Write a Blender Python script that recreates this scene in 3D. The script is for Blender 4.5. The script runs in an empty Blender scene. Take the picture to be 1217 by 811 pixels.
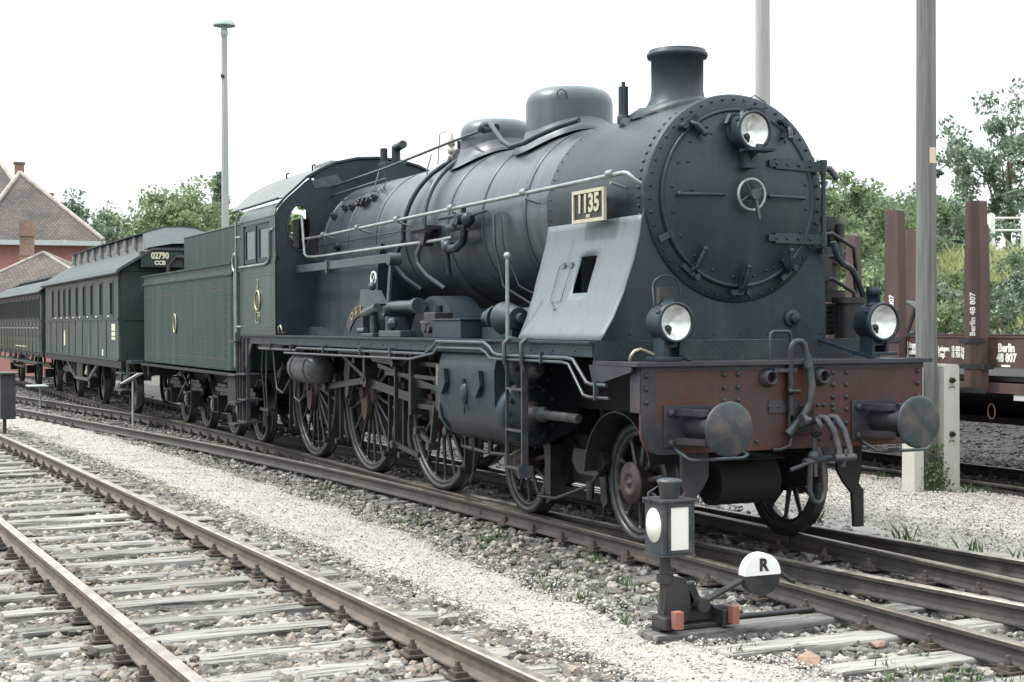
import bpy, math, random
import numpy as np
from mathutils import Vector, Matrix
random.seed(7); rng = np.random.default_rng(7)
R = math.radians; PI = math.pi
S = bpy.context.scene

# ---------------------------------------------------------------- camera, sky, sun, exposure
cam = bpy.data.cameras.new('camera'); camo = bpy.data.objects.new('camera', cam)
S.collection.objects.link(camo); S.camera = camo
cam.sensor_width = 36; cam.lens = 52.95; cam.clip_start = .1; cam.clip_end = 5000
_r = Vector((.41360674, .91044785, -.00376441)); _u = Vector((-.00878582, .00812569, .99992839)); _f = Vector((-.91041324, .41354405, -.01135987))
camo.matrix_world = Matrix(((_r.x, _u.x, -_f.x, 11.0088), (_r.y, _u.y, -_f.y, -6.9269), (_r.z, _u.z, -_f.z, 1.8288), (0, 0, 0, 1)))

W = bpy.data.worlds.new('World'); S.world = W; W.use_nodes = True
nt = W.node_tree; N = nt.nodes; Lk = nt.links
bg = N['Background']; bg.inputs['Strength'].default_value = .088
sky = N.new('ShaderNodeTexSky'); sky.sky_type = 'NISHITA'; sky.sun_disc = False
SUN_EL, SUN_AZ = R(54), R(-122)      # direction the light comes FROM, azimuth from +x
sky.sun_elevation = SUN_EL; sky.sun_rotation = PI / 2 - SUN_AZ
sky.dust_density = 4; sky.air_density = 1.0
mx = N.new('ShaderNodeMix'); mx.data_type = 'RGBA'; mx.inputs[0].default_value = .93
cl = N.new('ShaderNodeTexNoise'); cl.inputs['Scale'].default_value = 1.6; cl.inputs['Detail'].default_value = 5
cr = N.new('ShaderNodeValToRGB'); cr.color_ramp.elements[0].position = .3; cr.color_ramp.elements[0].color = (8.9, 9.6, 9.8, 1)
cr.color_ramp.elements[1].position = .7; cr.color_ramp.elements[1].color = (10.0, 10.5, 10.6, 1)
Lk.new(cl.outputs['Fac'], cr.inputs['Fac']); Lk.new(sky.outputs[0], mx.inputs[6]); Lk.new(cr.outputs[0], mx.inputs[7])
gt = N.new('ShaderNodeTexCoord'); gs = N.new('ShaderNodeSeparateXYZ'); gm = N.new('ShaderNodeMath'); gm.operation = 'MULTIPLY_ADD'; gm.use_clamp = False
gc = N.new('ShaderNodeClamp'); gm.inputs[1].default_value = 2.0; gm.inputs[2].default_value = .86     # overcast: brighter towards the zenith
Lk.new(gt.outputs['Generated'], gs.inputs[0]); Lk.new(gs.outputs['Z'], gc.inputs['Value']); Lk.new(gc.outputs[0], gm.inputs[0])
gv = N.new('ShaderNodeVectorMath'); gv.operation = 'SCALE'; Lk.new(mx.outputs[2], gv.inputs[0]); Lk.new(gm.outputs[0], gv.inputs['Scale']); Lk.new(gv.outputs[0], bg.inputs['Color'])
sl = bpy.data.lights.new('sun', 'SUN'); sl.energy = 2.3; sl.angle = R(5); sl.color = (1, .97, .92)
so = bpy.data.objects.new('sun', sl); S.collection.objects.link(so)
so.rotation_euler = Vector((-math.cos(SUN_EL) * math.cos(SUN_AZ), -math.cos(SUN_EL) * math.sin(SUN_AZ), -math.sin(SUN_EL))).to_track_quat('-Z', 'Y').to_euler()
S.view_settings.view_transform = 'Standard'; S.view_settings.look = 'None'
S.view_settings.gamma = 1; S.view_settings.exposure = .54

# ---------------------------------------------------------------- materials
def mat(name, col, rough=.6, metal=0., var=.35, scale=3., bump=.0, bscale=40., dirt_or_sheen=None, dirt_or_sheen_amt=.5, streak=False, island=0., spec=.5, dscale=1.7, trans=0):
    m = bpy.data.materials.new(name); m.use_nodes = True
    t = m.node_tree; n = t.nodes; l = t.links; b = n['Principled BSDF']
    b.inputs['Roughness'].default_value = rough; b.inputs['Metallic'].default_value = metal
    b.inputs['Specular IOR Level'].default_value = spec
    tc = n.new('ShaderNodeTexCoord'); mp = n.new('ShaderNodeMapping'); l.new(tc.outputs['Object'], mp.inputs[0])
    if streak: mp.inputs['Scale'].default_value = (1, 1, .12) if streak is True else streak
    ns = n.new('ShaderNodeTexNoise'); ns.inputs['Scale'].default_value = scale; ns.inputs['Detail'].default_value = 8; ns.inputs['Roughness'].default_value = .65
    l.new(mp.outputs[0], ns.inputs['Vector'])
    rp = n.new('ShaderNodeValToRGB'); rp.color_ramp.elements[0].position = .3; rp.color_ramp.elements[1].position = .7
    c = Vector(col)
    rp.color_ramp.elements[0].color = (*(c * (1 - var)), 1); rp.color_ramp.elements[1].color = (*[min(1, x * (1 + var)) for x in c], 1)
    l.new(ns.outputs['Fac'], rp.inputs['Fac']); out = rp.outputs[0]
    if dirt_or_sheen is not None:
        n2 = n.new('ShaderNodeTexNoise'); n2.inputs['Scale'].default_value = dscale; n2.inputs['Detail'].default_value = 10; n2.inputs['Roughness'].default_value = .7
        l.new(mp.outputs[0], n2.inputs['Vector'])
        r2 = n.new('ShaderNodeValToRGB'); r2.color_ramp.elements[0].position = .48; r2.color_ramp.elements[1].position = .66
        l.new(n2.outputs['Fac'], r2.inputs['Fac'])
        ml = n.new('ShaderNodeMath'); ml.operation = 'MULTIPLY'; ml.inputs[1].default_value = dirt_or_sheen_amt; l.new(r2.outputs[0], ml.inputs[0])
        mm = n.new('ShaderNodeMix'); mm.data_type = 'RGBA'; mm.inputs[7].default_value = (*dirt_or_sheen, 1)
        l.new(ml.outputs[0], mm.inputs[0]); l.new(out, mm.inputs[6]); out = mm.outputs[2]
    if island:
        g = n.new('ShaderNodeNewGeometry'); hs = n.new('ShaderNodeHueSaturation')
        m1 = n.new('ShaderNodeMapRange'); m1.inputs['To Min'].default_value = 1 - island; m1.inputs['To Max'].default_value = 1 + island
        l.new(g.outputs['Random Per Island'], m1.inputs['Value']); l.new(m1.outputs[0], hs.inputs['Value'])
        m3 = n.new('ShaderNodeMath'); m3.operation = 'MULTIPLY_ADD'; m3.inputs[1].default_value = 7.31; m3.inputs[2].default_value = 0
        l.new(g.outputs['Random Per Island'], m3.inputs[0]); m4 = n.new('ShaderNodeMath'); m4.operation = 'FRACT'; l.new(m3.outputs[0], m4.inputs[0])
        m2 = n.new('ShaderNodeMapRange'); m2.inputs['To Min'].default_value = .485; m2.inputs['To Max'].default_value = .515
        l.new(m4.outputs[0], m2.inputs['Value']); l.new(m2.outputs[0], hs.inputs['Hue'])
        l.new(out, hs.inputs['Color']); out = hs.outputs[0]
    l.new(out, b.inputs['Base Color'])
    rr = n.new('ShaderNodeMapRange'); rr.inputs['To Min'].default_value = max(.05, rough - .12); rr.inputs['To Max'].default_value = min(1, rough + .12)
    l.new(ns.outputs['Fac'], rr.inputs['Value']); l.new(rr.outputs[0], b.inputs['Roughness'])
    if bump:
        nb = n.new('ShaderNodeTexNoise'); nb.inputs['Scale'].default_value = bscale; nb.inputs['Detail'].default_value = 5
        l.new(mp.outputs[0], nb.inputs['Vector']); bp = n.new('ShaderNodeBump'); bp.inputs['Strength'].default_value = bump; bp.inputs['Distance'].default_value = .02
        l.new(nb.outputs['Fac'], bp.inputs['Height']); l.new(bp.outputs[0], b.inputs['Normal'])
    if trans:
        tr = n.new('ShaderNodeBsdfTranslucent'); l.new(out, tr.inputs['Color'])
        ms = n.new('ShaderNodeMixShader'); ms.inputs[0].default_value = trans
        l.new(b.outputs[0], ms.inputs[1]); l.new(tr.outputs[0], ms.inputs[2]); l.new(ms.outputs[0], n['Material Output'].inputs[0])
    return m

M = {}
M['boiler'] = mat('boiler_paint', (.012, .024, .033), .42, .0, .4, 2.2, .10, 9, dirt_or_sheen=(.055, .082, .098), dirt_or_sheen_amt=.6, streak=(2.6, .35, .35), spec=.5, dscale=2.4)
for k_, w_, r_ in (('boiler', .45, .33),):
    b_ = M[k_].node_tree.nodes['Principled BSDF']; b_.inputs['Coat Weight'].default_value = w_; b_.inputs['Coat Roughness'].default_value = r_; b_.inputs['Coat IOR'].default_value = 1.6
M['smoke'] = mat('smokebox_paint', (.010, .021, .030), .46, .0, .4, 2.5, .12, 30, dirt_or_sheen=(.028, .038, .042), dirt_or_sheen_amt=.6, spec=.45, streak=(1, 1, .4), dscale=3.5)
M['black'] = mat('black_iron', (.013, .015, .018), .5, .0, .5, 5, .15, 40, dirt_or_sheen=(.05, .04, .033), dirt_or_sheen_amt=.6)
M['oily'] = mat('oily_iron', (.014, .015, .016), .36, .2, .5, 6, .2, 30, dirt_or_sheen=(.07, .05, .04), dirt_or_sheen_amt=.5)
M['steel'] = mat('worn_steel', (.06, .066, .068), .36, .6, .35, 8, .05, 40, dirt_or_sheen=(.05, .04, .03), dirt_or_sheen_amt=.6)
M['pipe'] = mat('pipe_paint', (.055, .070, .078), .36, .3, .35, 8)
M['grey_plate'] = mat('grey_plate', (.115, .137, .146), .48, .0, .35, 5, .10, 30, dirt_or_sheen=(.055, .07, .078), dirt_or_sheen_amt=.65, streak=(1.6, 1, .16), dscale=5)
M['beam'] = mat('buffer_beam_paint', (.058, .019, .014), .6, .0, .35, 3, .15, 30, dirt_or_sheen=(.028, .026, .030), dirt_or_sheen_amt=.75, dscale=1.6)
M['beam_edge'] = mat('beam_edge_paint', (.020, .025, .034), .55, .0, .4, 4, .1, 30, dirt_or_sheen=(.09, .04, .035), dirt_or_sheen_amt=.4)
M['green'] = mat('loco_green', (.020, .040, .036), .36, .0, .25, 4, .04, 20, dirt_or_sheen=(.075, .10, .095), dirt_or_sheen_amt=.45, streak=True, dscale=3)
M['green2'] = mat('tender_green', (.012, .030, .026), .46, .0, .3, 4, .05, 20, dirt_or_sheen=(.045, .075, .07), dirt_or_sheen_amt=.5, streak=(1, 1, .10), dscale=4, spec=.3)
M['cabfront'] = mat('cab_front_paint', (.008, .016, .023), .5, .0, .4, 3, .05, 30)
M['line'] = mat('lining_paint', (.07, .052, .042), .6, 0, .2)
M['brass'] = mat('old_brass', (.34, .31, .22), .42, .55, .3, 10)
M['cream'] = mat('number_paint', (.56, .53, .38), .55, 0, .08, 10)
M['white'] = mat('white_paint', (.78, .78, .74), .55, 0, .06, 6, .0, 30, dirt_or_sheen=(.4, .4, .38), dirt_or_sheen_amt=.3)
M['lens'] = mat('lamp_reflector', (.72, .74, .72), .22, .35, .25, 14)
M['plateframe'] = mat('plate_frame_paint', (.40, .38, .27), .6, 0, .15, 20)
M['mirror'] = mat('window_glass', (.015, .025, .03), .06, .0, .3, 3, spec=1.0)
M['handrail'] = mat('handrail_steel', (.27, .29, .285), .34, .6, .3, 6)
M['hubred'] = mat('hub_red', (.055, .032, .027), .6, 0, .4, 20, dirt_or_sheen=(.05, .05, .05), dirt_or_sheen_amt=.6, dscale=8)
M['spoke'] = mat('wheel_spoke_paint', (.024, .027, .029), .42, .2, .5, 10, dirt_or_sheen=(.13, .12, .11), dirt_or_sheen_amt=.5, dscale=6)
M['tyre'] = mat('wheel_tyre', (.035, .037, .038), .38, .4, .4, 8, dirt_or_sheen=(.03, .03, .03), dirt_or_sheen_amt=.6, dscale=5)
M['rail_side'] = mat('rail_side', (.13, .105, .085), .7, .1, .35, 6, .1, 60, dirt_or_sheen=(.06, .05, .045), dirt_or_sheen_amt=.5)
M['rail_dark'] = mat('rail_dark', (.05, .045, .042), .65, .1, .4, 6, .1, 60, dirt_or_sheen=(.10, .075, .055), dirt_or_sheen_amt=.5)
M['rail_top'] = mat('rail_top', (.42, .38, .33), .34, .75, .3, 9, dirt_or_sheen=(.22, .16, .11), dirt_or_sheen_amt=.6, dscale=3)
M['rail_top2'] = mat('rail_top_dull', (.22, .19, .16), .38, .7, .3, 9, dirt_or_sheen=(.09, .07, .055), dirt_or_sheen_amt=.7, dscale=3)
M['fast'] = mat('rail_fastening', (.07, .055, .045), .7, .1, .4, 20, dirt_or_sheen=(.12, .08, .06), dirt_or_sheen_amt=.4)
M['concrete'] = mat('concrete', (.55, .54, .49), .9, 0, .12, 5, .3, 60, dirt_or_sheen=(.42, .39, .33), dirt_or_sheen_amt=.5, streak=(1, 1, .3), dscale=3)
M['rust'] = mat('rust_stain', (.22, .12, .07), .8, 0, .4, 20)
M['pole'] = mat('pole_wood', (.165, .17, .16), .85, 0, .45, 16, .9, 30, dirt_or_sheen=(.095, .075, .06), dirt_or_sheen_amt=.8, streak=(1, 1, .04), dscale=9)
M['wagon'] = mat('wagon_brown', (.085, .050, .043), .6, 0, .3, 5, .1, 20, dirt_or_sheen=(.07, .05, .05), dirt_or_sheen_amt=.6, streak=(1, 1, .3), dscale=3)
M['wagon_dk'] = mat('wagon_iron', (.030, .032, .036), .55, .1, .4, 6)
M['under'] = mat('underframe_grime', (.012, .011, .011), .8, 0, .5, 6, .2, 30)
M['coach'] = mat('coach_green', (.016, .034, .029), .42, 0, .3, 3, .03, 10, dirt_or_sheen=(.10, .14, .125), dirt_or_sheen_amt=.5, streak=(1, 1, .15), dscale=3)  # pale streaks in this layer imitate sky reflections on the coach side
M['coach_end'] = mat('coach_end_green', (.015, .030, .026), .45, 0, .2, 3)
M['roof'] = mat('roof_felt', (.045, .055, .058), .7, 0, .3, 4, .2, 20, dirt_or_sheen=(.06, .07, .07), dirt_or_sheen_amt=.6)
M['rooflt'] = mat('roof_pale', (.15, .16, .158), .8, 0, .2, 3, .1, 20, dirt_or_sheen=(.2, .21, .2), dirt_or_sheen_amt=.6)
M['stucco'] = mat('pink_stucco', (.40, .20, .18), .9, 0, .12, 3, .2, 30, dirt_or_sheen=(.3, .14, .12), dirt_or_sheen_amt=.4)
M['trimwhite'] = mat('eave_paint', (.42, .46, .45), .7, 0, .15, 5)
M['red_end'] = mat('red_counter_end', (.26, .095, .07), .75, 0, .4, 20, dirt_or_sheen=(.10, .06, .05), dirt_or_sheen_amt=.8, dscale=9)
M['opal'] = mat('opal_glass', (.70, .71, .65), .3, 0, .08, 6, dirt_or_sheen=(.5, .5, .44), dirt_or_sheen_amt=.5)
M['bark'] = mat('bark', (.10, .075, .055), .9, 0, .4, 8, .5, 20)
M['leafA'] = mat('leaf_green', (.19, .25, .13), .5, 0, .3, .7, island=.5, trans=.5)
M['leafB'] = mat('leaf_dark', (.16, .22, .125), .5, 0, .3, .7, island=.4, trans=.5)
M['leafC'] = mat('leaf_blue', (.16, .215, .15), .5, 0, .3, .7, island=.45, trans=.3)
M['leafD'] = mat('leaf_light', (.24, .30, .16), .5, 0, .3, .7, island=.45, trans=.5)
M['grass'] = mat('grass_blades', (.30, .33, .16), .7, 0, .4, .35, island=.4, trans=.5)
M['weed'] = mat('weed_leaf', (.07, .12, .04), .6, 0, .3, 3, island=.5, trans=.2)
M['stone'] = mat('ballast_stone', (.225, .21, .185), .9, 0, .35, 25, .3, 60, island=.62)
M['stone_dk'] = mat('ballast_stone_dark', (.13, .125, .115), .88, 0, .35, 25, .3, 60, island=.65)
M['stone_black'] = mat('ballast_stone_black', (.055, .052, .047), .9, 0, .35, 25, .3, 60, island=.5)
M['stone_br'] = mat('ballast_stone_brown', (.17, .14, .115), .9, 0, .35, 25, .3, 60, island=.5)
M['pebble'] = mat('pale_gravel', (.44, .41, .375), .95, 0, .15, 25, .2, 60, island=.32)
M['red_rock'] = mat('red_stone', (.26, .175, .13), .9, 0, .2, 25, .2, 40)

def sleeper_mat(name, a, b_, dk):
    m = bpy.data.materials.new(name); m.use_nodes = True
    t = m.node_tree; n = t.nodes; l = t.links; b = n['Principled BSDF']; b.inputs['Roughness'].default_value = .88
    tc = n.new('ShaderNodeTexCoord'); mp = n.new('ShaderNodeMapping'); mp.inputs['Scale'].default_value = (14, .9, 10)
    oi = n.new('ShaderNodeObjectInfo'); l.new(tc.outputs['Object'], mp.inputs[0])
    v = n.new('ShaderNodeVectorMath'); v.operation = 'SCALE'; v.inputs[0].default_value = (31, 17, 5); l.new(oi.outputs['Random'], v.inputs[3] if len(v.inputs) > 3 else v.inputs['Scale'])
    ad = n.new('ShaderNodeVectorMath'); ad.operation = 'ADD'; l.new(mp.outputs[0], ad.inputs[0]); l.new(v.outputs[0], ad.inputs[1])
    ns = n.new('ShaderNodeTexNoise'); ns.inputs['Scale'].default_value = 1.6; ns.inputs['Detail'].default_value = 9; ns.inputs['Roughness'].default_value = .7
    l.new(ad.outputs[0], ns.inputs['Vector'])
    rp = n.new('ShaderNodeValToRGB'); e = rp.color_ramp.elements
    e[0].position = .40; e[0].color = (*dk, 1); e[1].position = .7; e[1].color = (*a, 1)
    x = e.new(.47); x.color = (*b_, 1)
    l.new(ns.outputs['Fac'], rp.inputs['Fac'])
    hs = n.new('ShaderNodeHueSaturation'); mr = n.new('ShaderNodeMapRange'); mr.inputs['To Min'].default_value = .72; mr.inputs['To Max'].default_value = 1.15
    l.new(oi.outputs['Random'], mr.inputs['Value']); l.new(mr.outputs[0], hs.inputs['Value']); l.new(rp.outputs[0], hs.inputs['Color'])
    l.new(hs.outputs[0], b.inputs['Base Color'])
    bp = n.new('ShaderNodeBump'); bp.inputs['Strength'].default_value = .8; bp.inputs['Distance'].default_value = .015
    l.new(ns.outputs['Fac'], bp.inputs['Height']); l.new(bp.outputs[0], b.inputs['Normal'])
    return m
M['sleeper'] = sleeper_mat('sleeper_wood', (.37, .355, .325), (.22, .21, .19), (.045, .042, .038))
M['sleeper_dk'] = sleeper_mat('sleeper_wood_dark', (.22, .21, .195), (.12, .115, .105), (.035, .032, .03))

def tile_mat(name, a, b_, su, sv, mortar=(.05, .04, .035)):
    m = bpy.data.materials.new(name); m.use_nodes = True
    t = m.node_tree; n = t.nodes; l = t.links; b = n['Principled BSDF']; b.inputs['Roughness'].default_value = .85
    tc = n.new('ShaderNodeTexCoord'); br = n.new('ShaderNodeTexBrick')
    br.inputs['Color1'].default_value = (*a, 1); br.inputs['Color2'].default_value = (*b_, 1); br.inputs['Mortar'].default_value = (*mortar, 1)
    br.inputs['Scale'].default_value = 1; br.inputs['Brick Width'].default_value = su; br.inputs['Row Height'].default_value = sv; br.inputs['Mortar Size'].default_value = sv * .09
    l.new(tc.outputs['UV'], br.inputs['Vector'])
    ns = n.new('ShaderNodeTexNoise'); ns.inputs['Scale'].default_value = .6; ns.inputs['Detail'].default_value = 8; l.new(tc.outputs['UV'], ns.inputs['Vector'])
    mm = n.new('ShaderNodeMix'); mm.data_type = 'RGBA'; mm.blend_type = 'MULTIPLY'; mm.inputs[0].default_value = .8
    rp = n.new('ShaderNodeValToRGB'); rp.color_ramp.elements[0].position = .35; rp.color_ramp.elements[0].color = (.45, .5, .5, 1); rp.color_ramp.elements[1].position = .65; rp.color_ramp.elements[1].color = (1.15, 1.05, 1, 1)
    l.new(ns.outputs['Fac'], rp.inputs['Fac']); l.new(br.outputs['Color'], mm.inputs[6]); l.new(rp.outputs[0], mm.inputs[7]); l.new(mm.outputs[2], b.inputs['Base Color'])
    bp = n.new('ShaderNodeBump'); bp.inputs['Strength'].default_value = .6; bp.inputs['Distance'].default_value = .03; l.new(br.outputs['Fac'], bp.inputs['Height']); bp.invert = True; l.new(bp.outputs[0], b.inputs['Normal'])
    return m
M['tiles'] = tile_mat('roof_tiles', (.15, .125, .11), (.095, .085, .082), .17, .15)
M['brick'] = tile_mat('chimney_brick', (.36, .21, .15), (.26, .17, .13), .26, .085, (.3, .28, .25))

def chequer_mat():
    m = mat('chequer_plate', (.018, .025, .032), .48, .1, .35, 3, dirt_or_sheen=(.07, .065, .06), dirt_or_sheen_amt=.5)
    t = m.node_tree; n = t.nodes; l = t.links; b = n['Principled BSDF']
    tc = n.new('ShaderNodeTexCoord'); mp = n.new('ShaderNodeMapping'); mp.inputs['Rotation'].default_value = (0, 0, R(45)); l.new(tc.outputs['UV'], mp.inputs[0])
    br = n.new('ShaderNodeTexBrick'); br.offset = 0; br.inputs['Scale'].default_value = 1; br.inputs['Brick Width'].default_value = .042; br.inputs['Row Height'].default_value = .042; br.inputs['Mortar Size'].default_value = .006
    l.new(mp.outputs[0], br.inputs['Vector'])
    bp = n.new('ShaderNodeBump'); bp.inputs['Strength'].default_value = 1; bp.inputs['Distance'].default_value = .006; l.new(br.outputs['Fac'], bp.inputs['Height']); l.new(bp.outputs[0], b.inputs['Normal'])
    return m
M['chequer'] = chequer_mat()

# ---------------------------------------------------------------- object helpers
C = bpy.data.collections.new('scene'); S.collection.children.link(C)
WL = {}
def tag(o, label=None, cat=None, group=None, kind=None):
    if label: o['label'] = label
    if cat: o['category'] = cat
    if group: o['group'] = group
    if kind: o['kind'] = kind
    return o
def thing(name, label, cat, loc=(0, 0, 0), rotz=0, group=None):
    o = bpy.data.objects.new(name, None); o.empty_display_size = .3; C.objects.link(o)
    o.location = loc; o.rotation_euler = (0, 0, rotz); WL[o.name] = Vector(loc)
    return tag(o, label, cat, group)
def basis(d):
    d = Vector(d).normalized(); a = Vector((0, 0, 1)) if abs(d.z) < .9 else Vector((1, 0, 0))
    u = d.cross(a).normalized(); return u, d.cross(u).normalized(), d
class MB:
    def __init__(s): s.v = []; s.f = []; s.m = []; s.sm = []; s.cm = 0; s.uv = {}
    def mat(s, i): s.cm = i; return s
    def add(s, v, f, smooth=False):
        k = len(s.v); s.v += [tuple(x) for x in v]; s.f += [tuple(i + k for i in q) for q in f]
        s.m += [s.cm] * len(f); s.sm += [smooth] * len(f); return s
    def box(s, x0, x1, y0, y1, z0, z1):
        v = [(x, y, z) for x in (x0, x1) for y in (y0, y1) for z in (z0, z1)]
        return s.add(v, [(0, 1, 3, 2), (4, 6, 7, 5), (0, 4, 5, 1), (2, 3, 7, 6), (0, 2, 6, 4), (1, 5, 7, 3)])
    def obox(s, c, ax, ay, az):
        c, ax, ay, az = map(Vector, (c, ax, ay, az))
        v = [c + ax * i + ay * j + az * k for i in (-.5, .5) for j in (-.5, .5) for k in (-.5, .5)]
        return s.add(v, [(0, 1, 3, 2), (4, 6, 7, 5), (0, 4, 5, 1), (2, 3, 7, 6), (0, 2, 6, 4), (1, 5, 7, 3)])
    def bar(s, p0, p1, w, h, up=(0, 0, 1)):
        p0, p1 = Vector(p0), Vector(p1); d = p1 - p0; a = d.cross(Vector(up)).normalized(); b = a.cross(d).normalized()
        return s.obox((p0 + p1) / 2, d, a * w, b * h)
    def lathe(s, prof, org=(0, 0, 0), axis=(0, 0, 1), n=24, cap=True, smooth=True, a0=0, a1=2 * PI):
        u, v, w = basis(axis); o = Vector(org); full = abs(a1 - a0 - 2 * PI) < 1e-6; k = n if full else n + 1
        V = []
        for r, h in prof:
            for i in range(k):
                a = a0 + (a1 - a0) * i / n; V.append(o + w * h + u * (r * math.cos(a)) + v * (r * math.sin(a)))
        F = []
        for j in range(len(prof) - 1):
            for i in range(n):
                i2 = (i + 1) % k; F.append((j * k + i, j * k + i2, (j + 1) * k + i2, (j + 1) * k + i))
        s.add(V, F, smooth)
        if cap and full:
            if prof[0][0] > 1e-4: s.add(V[:k], [tuple(range(k))[::-1]])
            if prof[-1][0] > 1e-4: s.add(V[-k:], [tuple(range(k))])
        return s
    def cyl(s, p0, p1, r0, r1=None, n=16, smooth=True):
        d = Vector(p1) - Vector(p0); return s.lathe([(r0, 0), (r1 if r1 is not None else r0, d.length)], p0, d, n, True, smooth)
    def tube(s, pts, r, n=8, closed=False):
        P = [Vector(p) for p in pts]; m = len(P); V = []; prev = None
        for i in range(m):
            if closed: d = P[(i + 1) % m] - P[i - 1]
            else: d = (P[min(i + 1, m - 1)] - P[max(i - 1, 0)])
            d.normalize()
            if prev is None: u = basis(d)[0]
            else:
                u = prev - d * prev.dot(d); u.normalize()
            prev = u; w = d.cross(u); rr = r[i] if isinstance(r, (list, tuple)) else r
            V += [P[i] + u * (rr * math.cos(2 * PI * k / n)) + w * (rr * math.sin(2 * PI * k / n)) for k in range(n)]
        F = []
        for i in range(m if closed else m - 1):
            j = (i + 1) % m
            for k in range(n): F.append((i * n + k, i * n + (k + 1) % n, j * n + (k + 1) % n, j * n + k))
        s.add(V, F, True)
        if not closed: s.add(V[:n], [tuple(range(n))[::-1]]); s.add(V[-n:], [tuple(range(n))])
        return s
    def prism(s, poly, a, b, axis='y', smooth=False):
        # poly in the two other axes (x,z for y; y,z for x; x,y for z)
        def p(q, t): return {'y': (q[0], t, q[1]), 'x': (t, q[0], q[1]), 'z': (q[0], q[1], t)}[axis]
        n = len(poly); V = [p(q, a) for q in poly] + [p(q, b) for q in poly]
        s.add(V, [(i, (i + 1) % n, n + (i + 1) % n, n + i) for i in range(n)], smooth)
        s.add(V[:n], [tuple(range(n))[::-1]]); return s.add(V[n:], [tuple(range(n))])
    def sheet(s, prof, a, b, th, axis='x', smooth=True):
        # thin curved shell: profile polyline offset by th, extruded between a and b
        P = [Vector((q[0], q[1])) for q in prof]; O = []
        for i in range(len(P)):
            d = (P[min(i + 1, len(P) - 1)] - P[max(i - 1, 0)]).normalized(); O.append(P[i] + Vector((-d.y, d.x)) * th)
        def p(q, t): return {'y': (q[0], t, q[1]), 'x': (t, q[0], q[1])}[axis]
        n = len(P); V = [p(q, a) for q in P] + [p(q, b) for q in P] + [p(q, a) for q in O] + [p(q, b) for q in O]
        F = []
        for i in range(n - 1): F += [(i, i + 1, n + i + 1, n + i), (2 * n + i, 3 * n + i, 3 * n + i + 1, 2 * n + i + 1)]
        s.add(V, F, smooth); F = [(0, n, 3 * n, 2 * n), (n - 1, 3 * n - 1, 4 * n - 1, 2 * n - 1)]
        for i in range(n - 1): F += [(i, 2 * n + i, 2 * n + i + 1, i + 1), (n + i, n + i + 1, 3 * n + i + 1, 3 * n + i)]
        return s.add(V, F)
    def rivet(s, p, d, r=.014):
        return s.lathe([(r, -.002), (r * .85, r * .5), (r * .4, r * .8), (0, r * .85)], p, d, 6, False)
    def sphere(s, c, r, n=12, sc=(1, 1, 1)):
        V = []; F = []; m = n // 2
        for j in range(m + 1):
            t = PI * j / m
            for i in range(n):
                a = 2 * PI * i / n; V.append((c[0] + sc[0] * r * math.sin(t) * math.cos(a), c[1] + sc[1] * r * math.sin(t) * math.sin(a), c[2] + sc[2] * r * math.cos(t)))
        for j in range(m):
            for i in range(n): F.append((j * n + i, (j + 1) * n + i, (j + 1) * n + (i + 1) % n, j * n + (i + 1) % n))
        return s.add(V, F, True)
    def build(s, name, mats, parent=None, bevel=0, label=None, uv=None):
        if not isinstance(mats, (list, tuple)): mats = [mats]
        V = np.array(s.v, float); base = WL[parent.name] if parent is not None else Vector((0, 0, 0))
        c = Vector(((V.min(0) + V.max(0)) / 2).tolist())
        me = bpy.data.meshes.new(name); me.from_pydata((V - np.array(c)).tolist(), [], s.f)
        for m in mats: me.materials.append(M[m] if isinstance(m, str) else m)
        me.polygons.foreach_set('material_index', s.m); me.polygons.foreach_set('use_smooth', s.sm)
        if uv is not None:
            L = me.uv_layers.new(name='uv')
            for pl in me.polygons:
                nrm = pl.normal
                for li in pl.loop_indices:
                    q = me.vertices[me.loops[li].vertex_index].co
                    L.data[li].uv = uv(q, nrm)
        me.validate(clean_customdata=False); me.update()
        o = bpy.data.objects.new(name, me); C.objects.link(o)
        if parent is not None: o.parent = parent
        o.location = c - base; WL[o.name] = c
        if bevel:
            b = o.modifiers.new('bevel', 'BEVEL'); b.width = bevel; b.segments = 2; b.limit_method = 'ANGLE'; b.angle_limit = R(40); b.harden_normals = False
        if label: o['label'] = label
        return o
def uvface(q, n):
    # planar mapping along the face: u horizontal, v up the slope
    if abs(n.z) > .98: return (q.x, q.y)
    h = Vector((-n.y, n.x, 0)).normalized(); v = n.cross(h); return (q.dot(h), q.dot(v))
def text(s, name, m, parent, loc, size, xdir=(1, 0, 0), updir=(0, 0, 1), ext=.003, align='CENTER', offset=.0, sx=1.):
    cu = bpy.data.curves.new(name, 'FONT'); cu.body = s; cu.size = size; cu.extrude = ext; cu.align_x = align; cu.align_y = 'CENTER'; cu.offset = offset
    cu.space_line = .85; cu.resolution_u = 3
    t = bpy.data.objects.new(name + '_tmp', cu); S.collection.objects.link(t)
    dg = bpy.context.evaluated_depsgraph_get(); me = bpy.data.meshes.new_from_object(t.evaluated_get(dg)); bpy.data.objects.remove(t); me.name = name
    x = Vector(xdir).normalized(); u = Vector(updir).normalized(); z = x.cross(u); base = WL[parent.name]
    o = bpy.data.objects.new(name, me); C.objects.link(o); o.parent = parent
    me.materials.clear(); me.materials.append(M[m])
    mt = Matrix(((x.x * sx, u.x, z.x, 0), (x.y * sx, u.y, z.y, 0), (x.z * sx, u.z, z.z, 0), (0, 0, 0, 1))); me.transform(mt)
    o.location = Vector(loc) - base; WL[o.name] = Vector(loc); return o
def arc(cx, cz, r, a0, a1, n=12, rz=None):
    rz = rz or r
    return [(cx + r * math.cos(R(a0 + (a1 - a0) * i / n)), cz + rz * math.sin(R(a0 + (a1 - a0) * i / n))) for i in range(n + 1)]
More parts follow.
